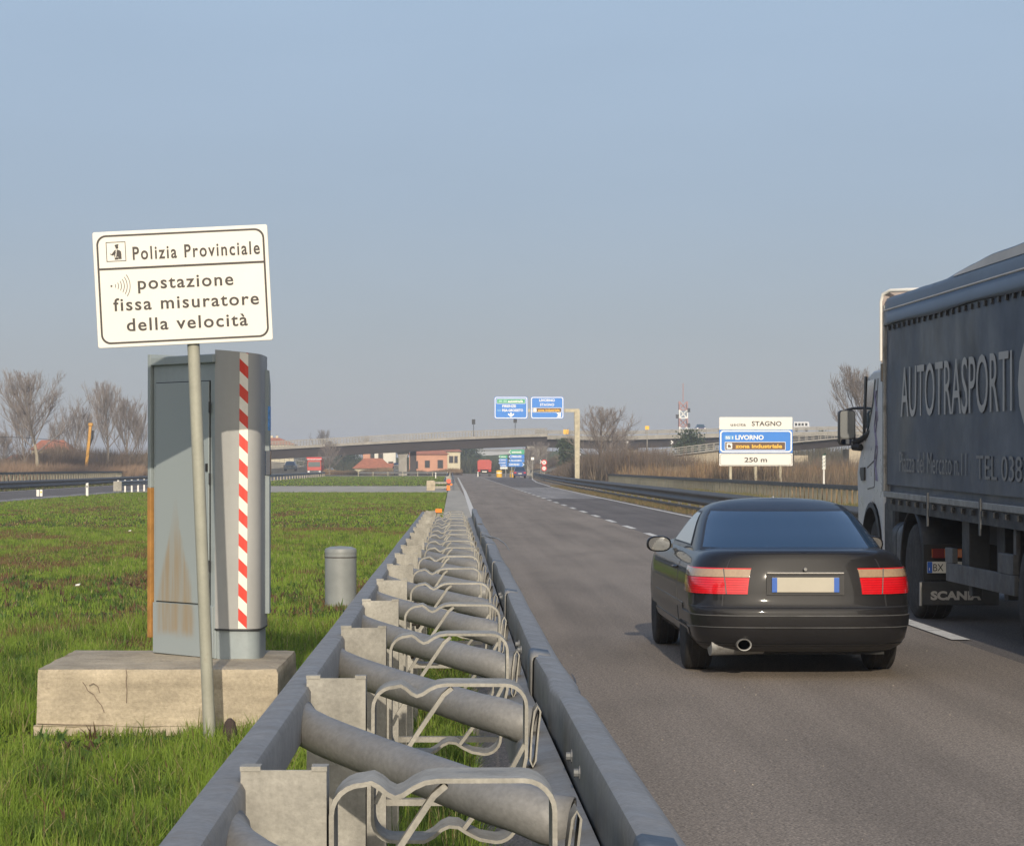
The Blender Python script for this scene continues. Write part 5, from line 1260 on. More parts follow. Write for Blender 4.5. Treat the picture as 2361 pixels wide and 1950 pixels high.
GH = [(.93,.765,-.52,2.25,.52,2.9),(.98,.745,-.42,2.13,.52,2.9),(1.05,.715,-.27,1.93,.52,2.8),(1.13,.680,-.08,1.69,.52,2.7),(1.20,.642,.08,1.49,.50,2.6),(1.245,.605,.20,1.34,.48,2.5),(1.275,.565,.30,1.24,.44,2.4),(1.297,.515,.38,1.15,.38,2.3),(1.314,.450,.45,1.07,.30,2.2),(1.326,.37,.52,1.00,.22,2.1),(1.334,.28,.58,.95,.17,2.0)]
def lev(T, z):
    zs = [t[0] for t in T]; z = min(max(z, zs[0]), zs[-1])
    return [float(np.interp(z, zs, [t[i] for t in T])) for i in range(1, 6)]
def surf(T, z, u, off=0.0):
    """u in 0..1 from rear centre round the +x side to the front centre; negative u mirrors"""
    hw, yr, yf, Lr, ex = lev(T, z); sgn = 1 if u >= 0 else -1; u = abs(u)
    Lf = min(.75 if T is CB else .45, (yf-yr)*.4); Lr = min(Lr, (yf-yr)*.4)
    def q(u):
        if u < .36:
            a = u/.36*math.pi/2; return hw*math.sin(a)**(2/ex), yr+Lr*(1-math.cos(a)**(2/ex))
        if u > .66:
            a = (1-u)/.34*math.pi/2; return hw*math.sin(a)**(2/ex), yf-Lf*(1-math.cos(a)**(2/ex))
        return hw, yr+Lr+(yf-Lf-yr-Lr)*(u-.36)/.30
    x, y = q(u)
    if off:
        x0, y0 = q(max(u-.004,0)); x1, y1 = q(min(u+.004,1)); dx, dy = x1-x0, y1-y0; l = math.hypot(dx,dy) or 1
        x += off*dy/l; y -= off*dx/l
    return (sgn*x, y, z)
def ring_at(T, z, off=0.0):
    us = [i/20*.36 for i in range(21)] + [.36+.30*i/14 for i in range(1,15)] + [.66+.34*i/14 for i in range(1,15)]
    r = [surf(T,z,u,off) for u in us]; l = [(-p[0],p[1],p[2]) for p in r[1:-1]][::-1]
    return r + l
def patch(T, u0, u1, z0, z1, off, nu=10, nz=5, zf=None):
    m = MB(); rows = []
    for i in range(nz+1):
        z = z0+(z1-z0)*i/nz; rows.append([surf(T,z,u0+(u1-u0)*j/nu,off) for j in range(nu+1)])
    m.grid(rows); return m
def solid_patch(T, u0, u1, z0, z1, off, nu=10, nz=5):
    m = MB(); F = []; B = []
    for i in range(nz+1):
        z = z0+(z1-z0)*i/nz; F.append([surf(T,z,u0+(u1-u0)*j/nu,off) for j in range(nu+1)]); B.append([surf(T,z,u0+(u1-u0)*j/nu,-.01) for j in range(nu+1)])
    m.grid(F); m.grid([F[0],B[0]]); m.grid([F[-1],B[-1]]); m.grid([[r[0] for r in F],[r[0] for r in B]]); m.grid([[r[-1] for r in F],[r[-1] for r in B]])
    return m
def body_shell(T, crown, zs):
    m = MB(); rows = [ring_at(T, z) for z in zs]; top = rows[-1]
    cy = (min(p[1] for p in top)+max(p[1] for p in top))/2
    for s_, dz in ((.86,crown*.45),(.62,crown*.8),(.3,crown)):
        rows.append([(p[0]*s_, cy+(p[1]-cy)*(.5+.5*s_) if s_ > .5 else cy+(p[1]-cy)*.72, p[2]+dz*(1-abs(p[1]-cy)/6)) for p in top])
    m.grid(rows, close=True); n = len(top); o = len(m.v)-n
    for i in range(n//2): m.f.append((o+i, o+i+1, o+(n-i-1) % n, o+(n-i) % n)) if 0 < i < n//2-0 and len({i,i+1,(n-i-1)%n,(n-i)%n})==4 else m.f.append(tuple(dict.fromkeys((o+i,o+i+1,o+(n-i-1)%n,o+(n-i)%n)))); m.m.append(0)
    return m
zs = [.20,.222,.245,.27,.30,.335,.37,.41,.46,.50,.525,.537,.548,.57,.60,.65,.70,.75,.80,.84,.87,.895,.915,.932,.945,.955,.962]
m = body_shell(CB, .022, zs)
body = m.build('body', M['car_paint'], car, smooth=42)
def cut_arch(ob, centers, r, x0, x1):
    for cx in (-1, 1):
        for cy, cz in centers:
            k = MB(); k.lathe([(r,x0),(r,x1)], 40, (0,cy,cz), 'x')
            if cx < 0: k.v = [(-p[0],p[1],p[2]) for p in k.v]
            co = k.build('arch_cutter', M['plastic']); md = ob.modifiers.new('arch','BOOLEAN'); md.operation = 'DIFFERENCE'; md.solver = 'EXACT'; md.object = co
            dg = bpy.context.evaluated_depsgraph_get(); me = bpy.data.meshes.new_from_object(ob.evaluated_get(dg))
            ob.modifiers.clear(); ob.data = me; bpy.data.objects.remove(co)
WH = [(0,.31),(2.69,.31)]
cut_arch(body, WH, .345, .55, 1.2)
m = body_shell(GH, .008, [.93,.955,.98,1.01,1.05,1.09,1.13,1.165,1.20,1.225,1.245,1.26,1.275,1.287,1.297,1.306,1.314,1.321,1.326,1.331,1.334])
gh = m.build('roof', M['car_paint'], car, smooth=42)
# glass: seal first, glass a little prouder
def glass(par, name, T, u0, u1, z0, z1, m_):
    b = solid_patch(T, u0, u1, z0, z1, .003, 18, 8).build('seal', M['plastic'], par, smooth=30)
    du, dz = (u1-u0)*.035, (z1-z0)*.05
    o = patch(T, u0+du, u1-du, z0+dz, z1-dz, .005, 18, 8).build(name, m_, par, smooth=60, fix=False); b.parent = o
    return o
glass(car, 'rear_window', GH, -.285, .285, .955, 1.255, M['glass_dark'])
for s_ in (-1, 1):
    glass(car, 'side_window', GH, s_*.395, s_*.66, .965, 1.235, M['glass_side'])
    b = patch(GH, s_*.395, s_*.405, .965, 1.235, .0065, 2, 6); b.build('window_trim', M['plastic'], car, smooth=30, fix=False)
glass(car, 'windscreen', GH, .80, 1.0, .97, 1.25, M['glass_dark'])
# trunk lid joint, bumper joint, mouldings
def strip_(par, nm, u0, u1, z0, z1, off, m_, nu=24): return solid_patch(CB, u0, u1, z0, z1, off, nu, 2).build(nm, m_, par, smooth=40)
strip_(body, 'bumper_joint', -.355, .355, .539, .5475, .004, M['plastic'])
mo = strip_(car, 'bumper_moulding', -.40, .40, .395, .478, .010, M['car_paint'])
for z in (.392, .4805): strip_(mo, 'moulding_glint', -.40, .40, z-.003, z+.003, .0125, M['truck_grey'])  # paler strips: reflections on the moulding edges put into colour
strip_(car, 'lower_valance', -.33, .33, .205, .262, .006, M['plastic'])
for s_ in (-1, 1):
    u = s_*.150
    strip_(body, 'lid_joint', u-.0022, u+.0022, .549, .640, .0035, M['plastic'], 2); strip_(body, 'lid_joint', u-.0022, u+.0022, .834, .958, .0035, M['plastic'], 2)
    # tail lamp: red lens below, clear strip above, split by the lid joint
    tl = solid_patch(CB, s_*.082, s_*.372, .640, .762, .012, 16, 5).build('tail_lamp', M['lamp_red'], car, smooth=30)
    solid_patch(CB, s_*.082, s_*.372, .766, .826, .011, 16, 3).build('clear_lens', M['lamp_clear'], tl, smooth=30)
    solid_patch(CB, s_*.082, s_*.372, .826, .834, .012, 16, 1).build('lens_edge', M['lamp_red'], tl, smooth=30)
    for k_ in range(6): strip_(tl, 'lens_rib', s_*.086, s_*.368, .652+.018*k_, .655+.018*k_, .0135, M['lamp_rib'], 16)
    jl = MB(); a = Vector(surf(CB,.64,s_*.138,.016)); b = Vector(surf(CB,.83,s_*.158,.016)); jl.bar(a,b,.008,.006,(0,1,0)); jl.build('lens_split', M['plastic'], tl)
    sk = solid_patch(CB, s_*.37, s_*.63, .30, .36, .008, 14, 3).build('side_skirt', M['car_paint'], car, smooth=40)
    sm_ = solid_patch(CB, s_*.40, s_*.62, .485, .53, .008, 14, 2).build('side_moulding', M['car_paint'], car, smooth=40)
    dh = MB(); q = Vector(surf(CB,.79,s_*.455)); dh.tube([q+Vector((s_*.005,-.10,0)),q+Vector((s_*.028,-.05,0)),q+Vector((s_*.028,.06,0)),q+Vector((s_*.005,.11,0))],.012,8); dh.build('door_handle', M['chrome'] if False else M['car_paint'], car, smooth=50)
    dj = solid_patch(CB, s_*.442, s_*.4432, .36, .90, .003, 1, 8).build('door_joint', M['plastic'], body)
    # door mirror
    c_ = Vector((s_*.925, 1.35, .945)); mi = MB(); rows = []
    for yy, sc in ((.12,.12),(.10,.55),(.05,.88),(.0,1.0),(-.045,.98),(-.052,.90)):
        rows.append([(c_.x+math.copysign(abs(math.cos(a))**.75,math.cos(a))*.108*sc, c_.y+yy, c_.z+math.copysign(abs(math.sin(a))**.8,math.sin(a))*.068*sc) for a in [2*math.pi*i/20 for i in range(20)]])
    mi.grid(rows, close=True); mi.f.append(tuple(range(20))); mi.m.append(0)
    mo_ = mi.build('door_mirror', M['car_paint'], car, smooth=50)
    gl = MB(); gl.face([(c_.x+math.copysign(abs(math.cos(a))**.75,math.cos(a))*.092, c_.z+math.copysign(abs(math.sin(a))**.8,math.sin(a))*.056) for a in [2*math.pi*i/20 for i in range(20)]], c_.y-.054); gl.build('mirror_glass', M['mirror'], mo_, fix=False)
    st = MB(); st.bar((s_*.80,1.39,.925),(c_.x,1.39,.925),.05,.035); st.build('mirror_arm', M['plastic'], mo_)
for s_ in (-1, 1):
    for cy, _ in WH:
        wheel_parts(car, (s_*.742, cy, .312), .312, .215, s_)
ub = MB(); ub.box(-.66,.66,-.72,3.2,.17,.34); ub.build('underbody', M['dark_under'], car)
for s_ in (-1,1):
    for cy,_ in WH:
        a = MB(); a.box(s_*.58-.07,s_*.58+.07,cy-.36,cy+.36,.30,.66); a.build('wheel_well', M['dark_under'], car)
# number plate, badge, exhaust
pl = MB(); pl.box(-.26,.26,-1.004,-.985,.655,.768); npl = pl.build('number_plate', mat('toned_number_plate', (.42,.39,.32), .4, 0, .05, 5), car, bevel=.004)  # blank plate toned down to stand for its missing dark characters
for x0, x1 in ((-.26,-.22),(.22,.26)):
    f = MB(); f.face([(x0,.657),(x1,.657),(x1,.766),(x0,.766)], -1.0055); f.build('blue_band', M['plate_blue'], npl, fix=False)
rc = MB(); rc.ring([(-.30,.635),(.30,.635),(.30,.79),(-.30,.79)],[(-.262,.653),(.262,.653),(.262,.770),(-.262,.770)],-.992); rc.build('plate_recess', M['plastic'], car, fix=False)
gp = MB(); gp.box(-.30,.30,-1.008,-.985,.792,.806); gp.build('grip_bar', M['chrome'], car, bevel=.004)
lk = MB(); lk.lathe([(0,-.006),(.012,-.006),(.014,0),(.014,.02)], 14, (0,-.995,.828), 'y'); lk.build('lid_lock', M['alu'], car, smooth=40)
for s_ in (-1, 1): strip_(body, 'lid_edge', s_*.002, s_*.150, .944, .9475, .003, M['plastic'], 16)
tb = MB(); p_, f_ = text_pts('SOR', 0, 0, .075, .018); tb.add([(.505+a, surf(CB,.875,.235)[1]-.02+.002*a, .868+b) for a,b in p_], f_); tb.build('badge', M['chrome'], car, fix=False)
e = MB(); e.lathe([(.046,.25),(.052,0),(.049,-.004),(.042,-.002),(.040,.03),(.040,.25)], 22, (0,0,0), 'y'); ex = e.build('exhaust_tip', M['alu'], car, smooth=50); ex.location = (-.475,-1.005,.262); ex.scale = (1.15,1,.9)
e = MB(); e.lathe([(0,.028),(.040,.028)], 18, (0,0,0), 'y'); e.build('exhaust_bore', M['plastic'], ex, fix=False)
e = MB(); e.tube([(-.30,-.74,.25),(-.72,-.80,.24)],.075,14); e.build('silencer', M['alu'], car, smooth=50)
an = MB(); an.lathe([(.02,0),(.012,.02),(0,.024)],10,(0,.80,1.333)); an.build('roof_antenna_base', M['alu'], car)

# ---- the articulated truck
TXP, TY0, TZ0 = 4.85, 26.7, 1.318
tk = thing('articulated_truck', 'grey curtain sided articulated truck with AUTOTRASPORTI lettering in the right lane', 'truck', (6.1, 22, 0))
TILT = .0104; TL = 13.4; TW = 2.5
def tz(y, z): return z + TILT*(y-TY0)
def tilted(m):
    m.v = [(p[0], p[1], tz(p[1], p[2])) for p in m.v]; return m
X0, X1 = TXP, TXP+TW; YR_ = TY0-TL
# load box: curtain with soft waves on the left side
m = MB(); rows = []; nyc = 140
for j in range(15):
    u = j/14; z = 1.40 + (3.27-1.40)*u; row = []
    for i in range(nyc+1):
        y = TY0-.06 - (TL-.12)*i/nyc; d = TY0-y
        wv_ = .005*math.sin(d*2.1)*math.sin(math.pi*u) + .002*math.sin(d*7.3+2*u)*(.3+u) + .004*math.sin(u*9+d*.7) + .004*math.sin(d*23)*max(0,u-.80)*3 + .005*math.sin(d*19)*max(0,.12-u)*4
        row.append((X0+.012+wv_, y, z))
    rows.append(row)
m.grid(rows); cu = tilted(m).build('curtain', M['curtain'], tk, smooth=80, world=True, fix=False)
m = MB(); m.box(X0+.06, X1, YR_, TY0-.03, 1.30, 3.36); tilted(m).build('load_box', M['curtain'], tk, world=True)
# roof tarpaulin: valance, upper edge and the raised hump further back
m = MB(); m.grid([[(X0-.012, y, 3.165+.012*math.sin((TY0-y)*1.7)), (X0-.014, y, 3.20), (X0-.010, y, 3.33)] for y in [TY0-.03-i*.25 for i in range(int((TL-.1)/.25))]])
o = tilted(m).build('valance', M['tarp_roof'], tk, smooth=60, world=True, fix=False); q = o.modifiers.new('thickness','SOLIDIFY'); q.thickness = .004
m = MB()
m.grid([[(X0-.016, y, 3.325), (X0-.022, y, 3.335), (X0-.016, y, 3.347)] for y in (TY0-.03, YR_)]); tilted(m).build('roof_seam', M['curtain_print'], tk, world=True)
rows = []
for i in range(80):
    y = TY0-.05-(TL-.1)*i/79; d = TY0-y; hmp = .10*min(1,max(0,(d-3.2)/1.0))*(1+.25*math.sin(d*1.3))
    rows.append([(X0-.010,y,3.335),(X0-.002,y,3.43),(X0+.02,y,3.474),(X0+.045,y,3.480+.006*math.sin(d*4)+hmp*.8),(X0+.18,y,3.505+hmp*.95),(X0+.5,y,3.55+hmp),(X1-.3,y,3.55+hmp),(X1,y,3.40)])
m = MB(); m.grid(rows); tilted(m).build('roof_tarpaulin', M['tarp_roof'], tk, smooth=60, world=True, fix=False)
m = MB(); m.grid([[(r[2][0]-.008,r[2][1],r[2][2]),(r[3][0]-.012,r[3][1],r[3][2]-.012)] for r in rows if r[3][2] > 3.50]); tilted(m).build('roof_welt', M['curtain_print'], tk, world=True, fix=False)
# hooks along the curtain top and the front corner post with its pale cap
hk = MB(); hk.box(-.010,.012,-.03,.03,-.05,.0); hkm = hk.mesh('curtain_hook', M['plastic'])
for i in range(46):
    y = TY0-.28-i*.28; o = bpy.data.objects.new('curtain_hook', hkm); C.objects.link(o); o.parent = tk; o.location = (X0-6.1-.004, y-22, tz(y,3.160))
m = MB(); m.box(X0-.02,X0+.05,TY0-.06,TY0+.04,1.32,3.40); tilted(m).build('corner_post', M['alu'], tk, world=True, bevel=.01)
m = MB(); m.tube([(X0-.03,TY0+.02,2.78),(X0-.03,TY0+.02,3.44),(X0-.01,TY0+.01,3.53),(X0+.05,TY0-.1,3.56),(X0+.2,TY0-.3,3.555),(X0+.45,TY0-.5,3.55)],.022,8); tilted(m).build('corner_cap', M['white_paint'], tk, smooth=60, world=True)
m = MB(); m.prism([(X0-.035,2.76),(X0+.3,2.76),(X0+.3,3.3),(X1,3.3),(X1,3.565),(X0+.05,3.565),(X0-.012,3.535),(X0-.035,3.45)], TY0+.0, TY0+.03); tilted(m).build('front_bulkhead', mat('pinkish_grey_bulkhead', (.30,.25,.23), .6, 0, .12, 4), tk, world=True)
m = MB(); m.box(X0-.035,X0+.0,TY0-.02,TY0+.045,2.55,2.75); tilted(m).build('corner_latch', M['bolt'], tk, world=True)
# side lettering
def side_text(st, y0, z0, L, cap, m_, nm='lettering', squash=0.0):
    p, f = text_pts(st, 0, 0, L, cap); t_ = MB(); t_.add([(X0-.003, y0-a, tz(y0-a, z0+b)) for a, b in p], f); t_.build(nm, m_, tk, world=True, fix=False)
side_text('AUTOTRASPORTI', 25.72, 2.145, 5.10, .56, M['curtain_print'])
side_text('G', 20.40, 1.93, 1.3, .95, M['curtain_print'])
side_text('Piazza del Mercato n.11', 25.80, 1.555, 3.35, .23, M['curtain_print_dim'])
side_text('TEL 0383', 22.02, 1.535, 2.0, .23, M['curtain_print_dim'])
# side rail, lower frame, straps
m = MB(); m.box(X0-.02,X0+.06,YR_,TY0-.05,1.262,1.325); tilted(m).build('side_rail', M['alu'], tk, world=True, bevel=.006)
m = MB(); m.box(X0+.01,X0+.06,YR_,TY0-.05,1.12,1.262); tilted(m).build('frame_rail', M['truck_dark'], tk, world=True)
for y in (24.15, 21.75, 19.6):
    m = MB(); m.box(X0-.034,X0-.021,y-.03,y+.03,1.02,1.36); tilted(m).build('curtain_strap', M['truck_grey'], tk, world=True)
hm = MB(); hm.box(-.01,.03,-.05,.05,-.05,0); hme = hm.mesh('buckle', M['truck_dark'])
for i in range(16):
    y = 26.2-.45*i; o = bpy.data.objects.new('buckle', hme); C.objects.link(o); o.parent = tk; o.location = (X0-6.1-.02, y-22, tz(y,1.245))
m = MB(); m.box(X0+.55,X0+.75,YR_,TY0-.2,.85,1.15); m.box(X1-.75,X1-.55,YR_,TY0-.2,.85,1.15); m.box(X0+.06,X1,YR_,TY0-.2,1.13,1.27); tilted(m).build('chassis', M['dark_under'], tk, world=True)
# landing legs and side guard
for y, x in ((23.05,X0+.12),(22.35,X0+.30)):
    m = MB(); m.box(x,x+.2,y-.16,y+.16,.55,1.14); m.box(x+.05,x+.15,y-.08,y+.08,.35,.56); m.build('landing_leg', M['truck_dark'], tk, world=True, bevel=.01)
m = MB(); m.box(X0+.05,X0+.09,20.75,23.62,.470,.650); m.build('side_guard', M['truck_grey'], tk, world=True, bevel=.006)
m = MB(); m.box(X0+.045,X0+.10,23.3,23.64,.652,.80); m.build('guard_bracket', M['truck_grey'], tk, world=True, bevel=.006)
m = MB(); m.box(X0+.045,X0+.10,20.78,21.35,.652,.83); m.box(X0+.10,X0+.14,20.9,21.0,.65,1.13); m.build('guard_bracket', M['truck_grey'], tk, world=True, bevel=.006)
for y in (19.9, 18.6, 17.3):
    for x in (X0+.16, X1-.16): wheel_parts(tk, (x-6.1, y-22, .5), .5, .34, -1 if x < 6 else 1, 10, .56)
# tractor: drive wheel, fender, mud flap, lamps and plate
for x, s_ in ((X0+.22,-1),(X1-.22,1)): wheel_parts(tk, (x-6.1, 25.22-22, .5), .5, .36, s_, 10, .56)
m = MB(); rows = []
for i in range(19):
    a = R(-8+196*i/18); rows.append([(X0+.02, 25.22+.60*math.cos(a), .52+.60*math.sin(a)), (X0+.04,25.22+.615*math.cos(a),.52+.615*math.sin(a)), (X0+.50, 25.22+.615*math.cos(a), .52+.615*math.sin(a))])
m.grid(rows); o = m.build('fender', M['truck_dark'], tk, smooth=40, world=True, fix=False); q = o.modifiers.new('thickness','SOLIDIFY'); q.thickness = .015
m = MB(); m.box(X0-.02,X0+.78,24.50,24.53,.175,.42); fl = m.build('mud_flap', M['truck_dark'], tk, world=True, bevel=.008)
m = MB(); m.box(X0-.035,X0-.015,24.49,24.54,.17,.41); m.build('flap_edge', M['curtain_print_dim'], fl, world=True)
t_ = MB(); p_, f_ = text_pts('SCANIA', 0, 0, .52, .085); t_.add([(X0+.075+a, 24.497, .235+b) for a, b in p_], f_); t_.build('lettering', M['curtain_print'], fl, world=True, fix=False)
m = MB(); m.box(X0+.10,X0+.50,24.52,24.60,.66,.755); lp_ = m.build('tail_lamp', M['lamp_red'] if False else M['lamp_amber'], tk, world=True, bevel=.01)
m = MB(); m.box(X0+.10,X0+.22,24.515,24.52,.66,.755); m.build('red_lens', mat('dull_red_lens',(.15,.01,.01),.3,0,.1,10), lp_, world=True)
m = MB(); m.box(X0+.045,X0+.565,24.515,24.53,.505,.622); np_ = m.build('number_plate', M['plate_white'], tk, world=True)
f = MB(); f.face([(X0+.045,.507),(X0+.095,.507),(X0+.095,.620),(X0+.045,.620)], 24.513); f.build('blue_band', M['plate_blue'], np_, world=True, fix=False)
t_ = MB(); p_, f_ = text_pts('BX 00', 0, 0, .215, .078); t_.add([(X0+.105+a, 24.512, .525+b) for a, b in p_], f_); t_.build('lettering', M['black_print'], np_, world=True, fix=False)
t_ = MB(); p_, f_ = text_pts('I', 0, 0, .006, .03); t_.add([(X0+.062+a, 24.511, .53+b) for a, b in p_], f_); t_.build('lettering', M['sign_white'], np_, world=True, fix=False)
m = MB(); m.box(X0+.02,X0+1.0,24.58,24.68,.43,.80); m.build('rear_panel', M['dark_under'], tk, world=True)
m = MB(); m.box(X0+.5,X0+2.0,24.3,29.5,.55,.95); m.build('tractor_frame', M['dark_under'], tk, world=True)
# fuel tanks
for i in range(3):
    y0 = 25.98+i*.33; m = MB(); m.prism(rrect(X0+.12,.34,X0+.72,.98,.16,5), y0, y0+.30); m.build('fuel_tank', M['truck_grey'] if i < 2 else M['truck_dark'], tk, smooth=40, world=True)
# cab: profile in the yz plane, drawn in from the trailer side
CX = 4.99
def cz(tx, ty): Y = CX*FPX/(tx-VX); return (Y, H-(ty-VY)*Y/FPX)
prof = [cz(2036,849), cz(2012,855), cz(1999,869), cz(1994,1004), cz(1980,1059), cz(1976,1088), cz(1977.5,1160), cz(1978,1196), (cz(1978,1196)[0],.42), (28.85,.40)]
ac = (28.25, .52)
arch = [(ac[0]+.64*math.cos(R(a)), ac[1]+.64*math.sin(R(a))) for a in range(0,181,15)]
poly = prof + arch + [(27.55,.62),(cz(2036,1150)[0],.9)]
m = MB(); m.prism(poly, CX, CX+2.3, 'yz'); cabp = m.build('cab', M['cab_paint'], tk, world=True, bevel=.05, seg=3)
dr = [cz(2026,866), cz(2003,874), cz(1997,1006), cz(1984,1056), cz(1981,1090), cz(1982,1140), cz(2015,1142), cz(2017,1060), cz(2022,960)]
wn = [cz(2019,874), cz(2003,878), cz(1998,1000), cz(2003.5,988), cz(2014,930)]
def yzface(poly, x, m_, nm, par, th=.012): k = MB(); k.prism(poly, x-th, x, 'yz'); return k.build(nm, m_, par, world=True)
dj_ = [cz(1984,1070), cz(2015.5,1062), cz(2015.5,1066), cz(1984,1074)]
o = yzface(wn, CX-.002, M['glass_side'], 'side_window', tk); o.location = (0,0,0)
yzface([cz(2001,868),cz(1997.5,868),cz(1993,1004),cz(1996.5,1004)], CX-.004, M['plastic'], 'windscreen_pillar', tk, .02)
yzface([cz(1996,1077),cz(1987,1078),cz(1986,1090),cz(1989,1108),cz(1996,1107)], CX-.002, M['plastic'], 'door_handle', tk, .02)
for a, b in (((2000,1078),(2015,1063)),((2016.5,1063),(2016.5,1123)),((2015,1123),(2001,1127)),((2025,872),(2021,960)),((2021,960),(2018.5,1058))):
    pa_, pb_ = cz(*a), cz(*b); k = MB(); k.bar((CX-.002,pa_[0],pa_[1]),(CX-.002,pb_[0],pb_[1]),.012,.008,(1,0,0)); k.build('door_joint', M['truck_grey'], cabp, world=True)
for yy_ in (0,1):     # blue flourish on the sleeper panel
    pts = [cz(2022-yy_*3,900+i*16) for i in range(14)]; k = MB(); k.tube([(CX-.004,p[0]+.05*math.sin(i*1.3+yy_),p[1]) for i, p in enumerate(pts)], .010, 5); k.build('side_decal', M['shutter'] if False else mat('purple_grey_decal',(.16,.15,.24),.5,0,.1,4) if yy_==0 else bpy.data.materials['purple_grey_decal'], tk, world=True)
m = MB(); rows = []
for i in range(13):
    a = R(15*i); rows.append([(CX-.02, ac[0]+.66*math.cos(a), ac[1]+.66*math.sin(a)), (CX-.03, ac[0]+.60*math.cos(a), ac[1]+.60*math.sin(a)), (CX+.4, ac[0]+.58*math.cos(a), ac[1]+.58*math.sin(a))])
m.grid(rows); m.build('front_fender', M['truck_dark'], tk, smooth=40, world=True, fix=False)
m = MB(); m.box(CX+.02,CX+.5,27.0,27.66,.42,1.22); m.build('rear_fender_panel', M['truck_dark'], tk, world=True, bevel=.06)
for x, s_ in ((CX+.2,-1),(CX+2.1,1)): wheel_parts(tk, (x-6.1, ac[0]-22, .5), .5, .32, s_, 10, .56)
# mirror
MY = 28.9; mq = MY/FPX
a = (VX, VY); mx0, mx1 = (1934.5-VX)*mq, (1972-VX)*mq; mz1, mz0 = H-(945-VY)*mq, H-(1026-VY)*mq
m = MB(); m.prism(rrect(mx0,mz0,mx1,mz1,.045,4), MY-.02, MY+.12); mi = m.build('mirror', M['plastic'], tk, smooth=30, world=True, bevel=.015)
m = MB(); m.face(rrect(mx0+.012,mz0+.085,mx1-.012,mz1-.012,.035,4), MY-.023); m.build('mirror_glass', mat('dull_mirror_glass',(.22,.23,.23),.25,.6,0), mi, world=True, fix=False)
m = MB(); m.face(rrect(mx0+.02,mz0+.012,mx1-.02,mz0+.07,.02,3), MY-.023); m.build('wide_mirror_glass', M['mirror'], mi, world=True, fix=False)
m = MB(); m.tube([(mx0+.08,MY+.04,mz1-.005),(mx1-.02,MY+.03,mz1+.02),(mx1+.09,MY-.1,mz1+.022),(CX+.02,28.35,mz1-.0)],.016,8); m.tube([(mx1-.01,MY+.03,mz1-.03),(mx1+.0,MY+.03,mz0+.03)],.012,8)
m.tube([(mx0+.12,MY+.04,mz0+.03),(mx1+.04,MY-.05,mz0+.05),(CX+.03,28.45,mz0+.16)],.035,10); m.tube([(mx1-.02,MY,mz0-.02),(mx1+.05,MY-.1,mz0-.03)],.045,10)
m.tube([(CX-.01,28.62,mz1+.02),(CX-.012,28.60,mz0+.2)],.014,8); m.build('mirror_arm', M['plastic'], tk, smooth=50, world=True)

# ---- far vehicles
def lorry_front(name, label, tx, Y, sc, paint, screen=M['glass_side'], heading=180, visor=True, cat='truck'):
    t = thing(name, label, cat, (hx_(tx,Y), Y, 0), (0,0,R(0))); s = sc
    m = MB(); m.prism([(-1.2*s,.55*s),(1.2*s,.55*s),(1.22*s,1.6*s),(1.15*s,2.75*s),(1.0*s,2.9*s),(-1.0*s,2.9*s),(-1.15*s,2.75*s),(-1.22*s,1.6*s)], 0, 2.0*s); m.build('cab', paint, t, bevel=.06)
    m = MB(); m.prism([(-1.06*s,1.55*s),(1.06*s,1.55*s),(1.0*s,2.4*s),(-1.0*s,2.4*s)], -.03, .02); m.build('windscreen', screen, t)
    m = MB(); m.prism([(-1.15*s,.5*s),(1.15*s,.5*s),(1.2*s,.95*s),(-1.2*s,.95*s)], -.12, .05); m.build('bumper', M['truck_grey'], t, bevel=.03)
    for x in (-.95,.95):
        m = MB(); m.box(x*s-.16*s,x*s+.16*s,-.15,-.11,.62*s,.84*s); m.build('headlight', M['sign_white'], t)
        m = MB(); m.box(x*1.38*s-.10*s,x*1.38*s+.10*s,.1,.25,1.7*s,2.35*s); m.build('mirror', M['plastic'], t)
        w_ = MB(); w_.lathe([(0,-.15*s),(.48*s,-.15*s),(.48*s,.15*s),(0,.15*s)], 18, (x*s,.8*s,.48*s), 'x'); w_.build('wheel', M['rubber'], t)
    m = MB(); m.box(-1.22*s,1.22*s,2.2*s,8.5*s,.95*s,3.05*s); m.build('load_body', paint if visor else M['white_car'], t)
    if visor: m = MB(); m.box(-1.3*s,1.3*s,-.1,1.2*s,2.92*s,3.2*s); m.build('roof_board', M['sign_red'], t); m = MB(); m.box(-1.25*s,1.25*s,-.12,-.1,2.78*s,2.90*s); m.build('visor', M['white_car'], t)
    return t
lorry_front('tipper_truck', 'red truck with white roof board coming towards us on the left road', 724.5, 402, .98, M['red_truck'])
lorry_front('truck', 'small white truck with blue roof turning below the overpass pier', 918, 438, .70, M['white_car'], visor=False)
t = [o for o in C.objects if o.get('label','').startswith('small white truck')][0]
m = MB(); m.box(-.82,.82,-.05,1.5,1.95,2.25); m.build('roof_board', M['blue_truck'], t)
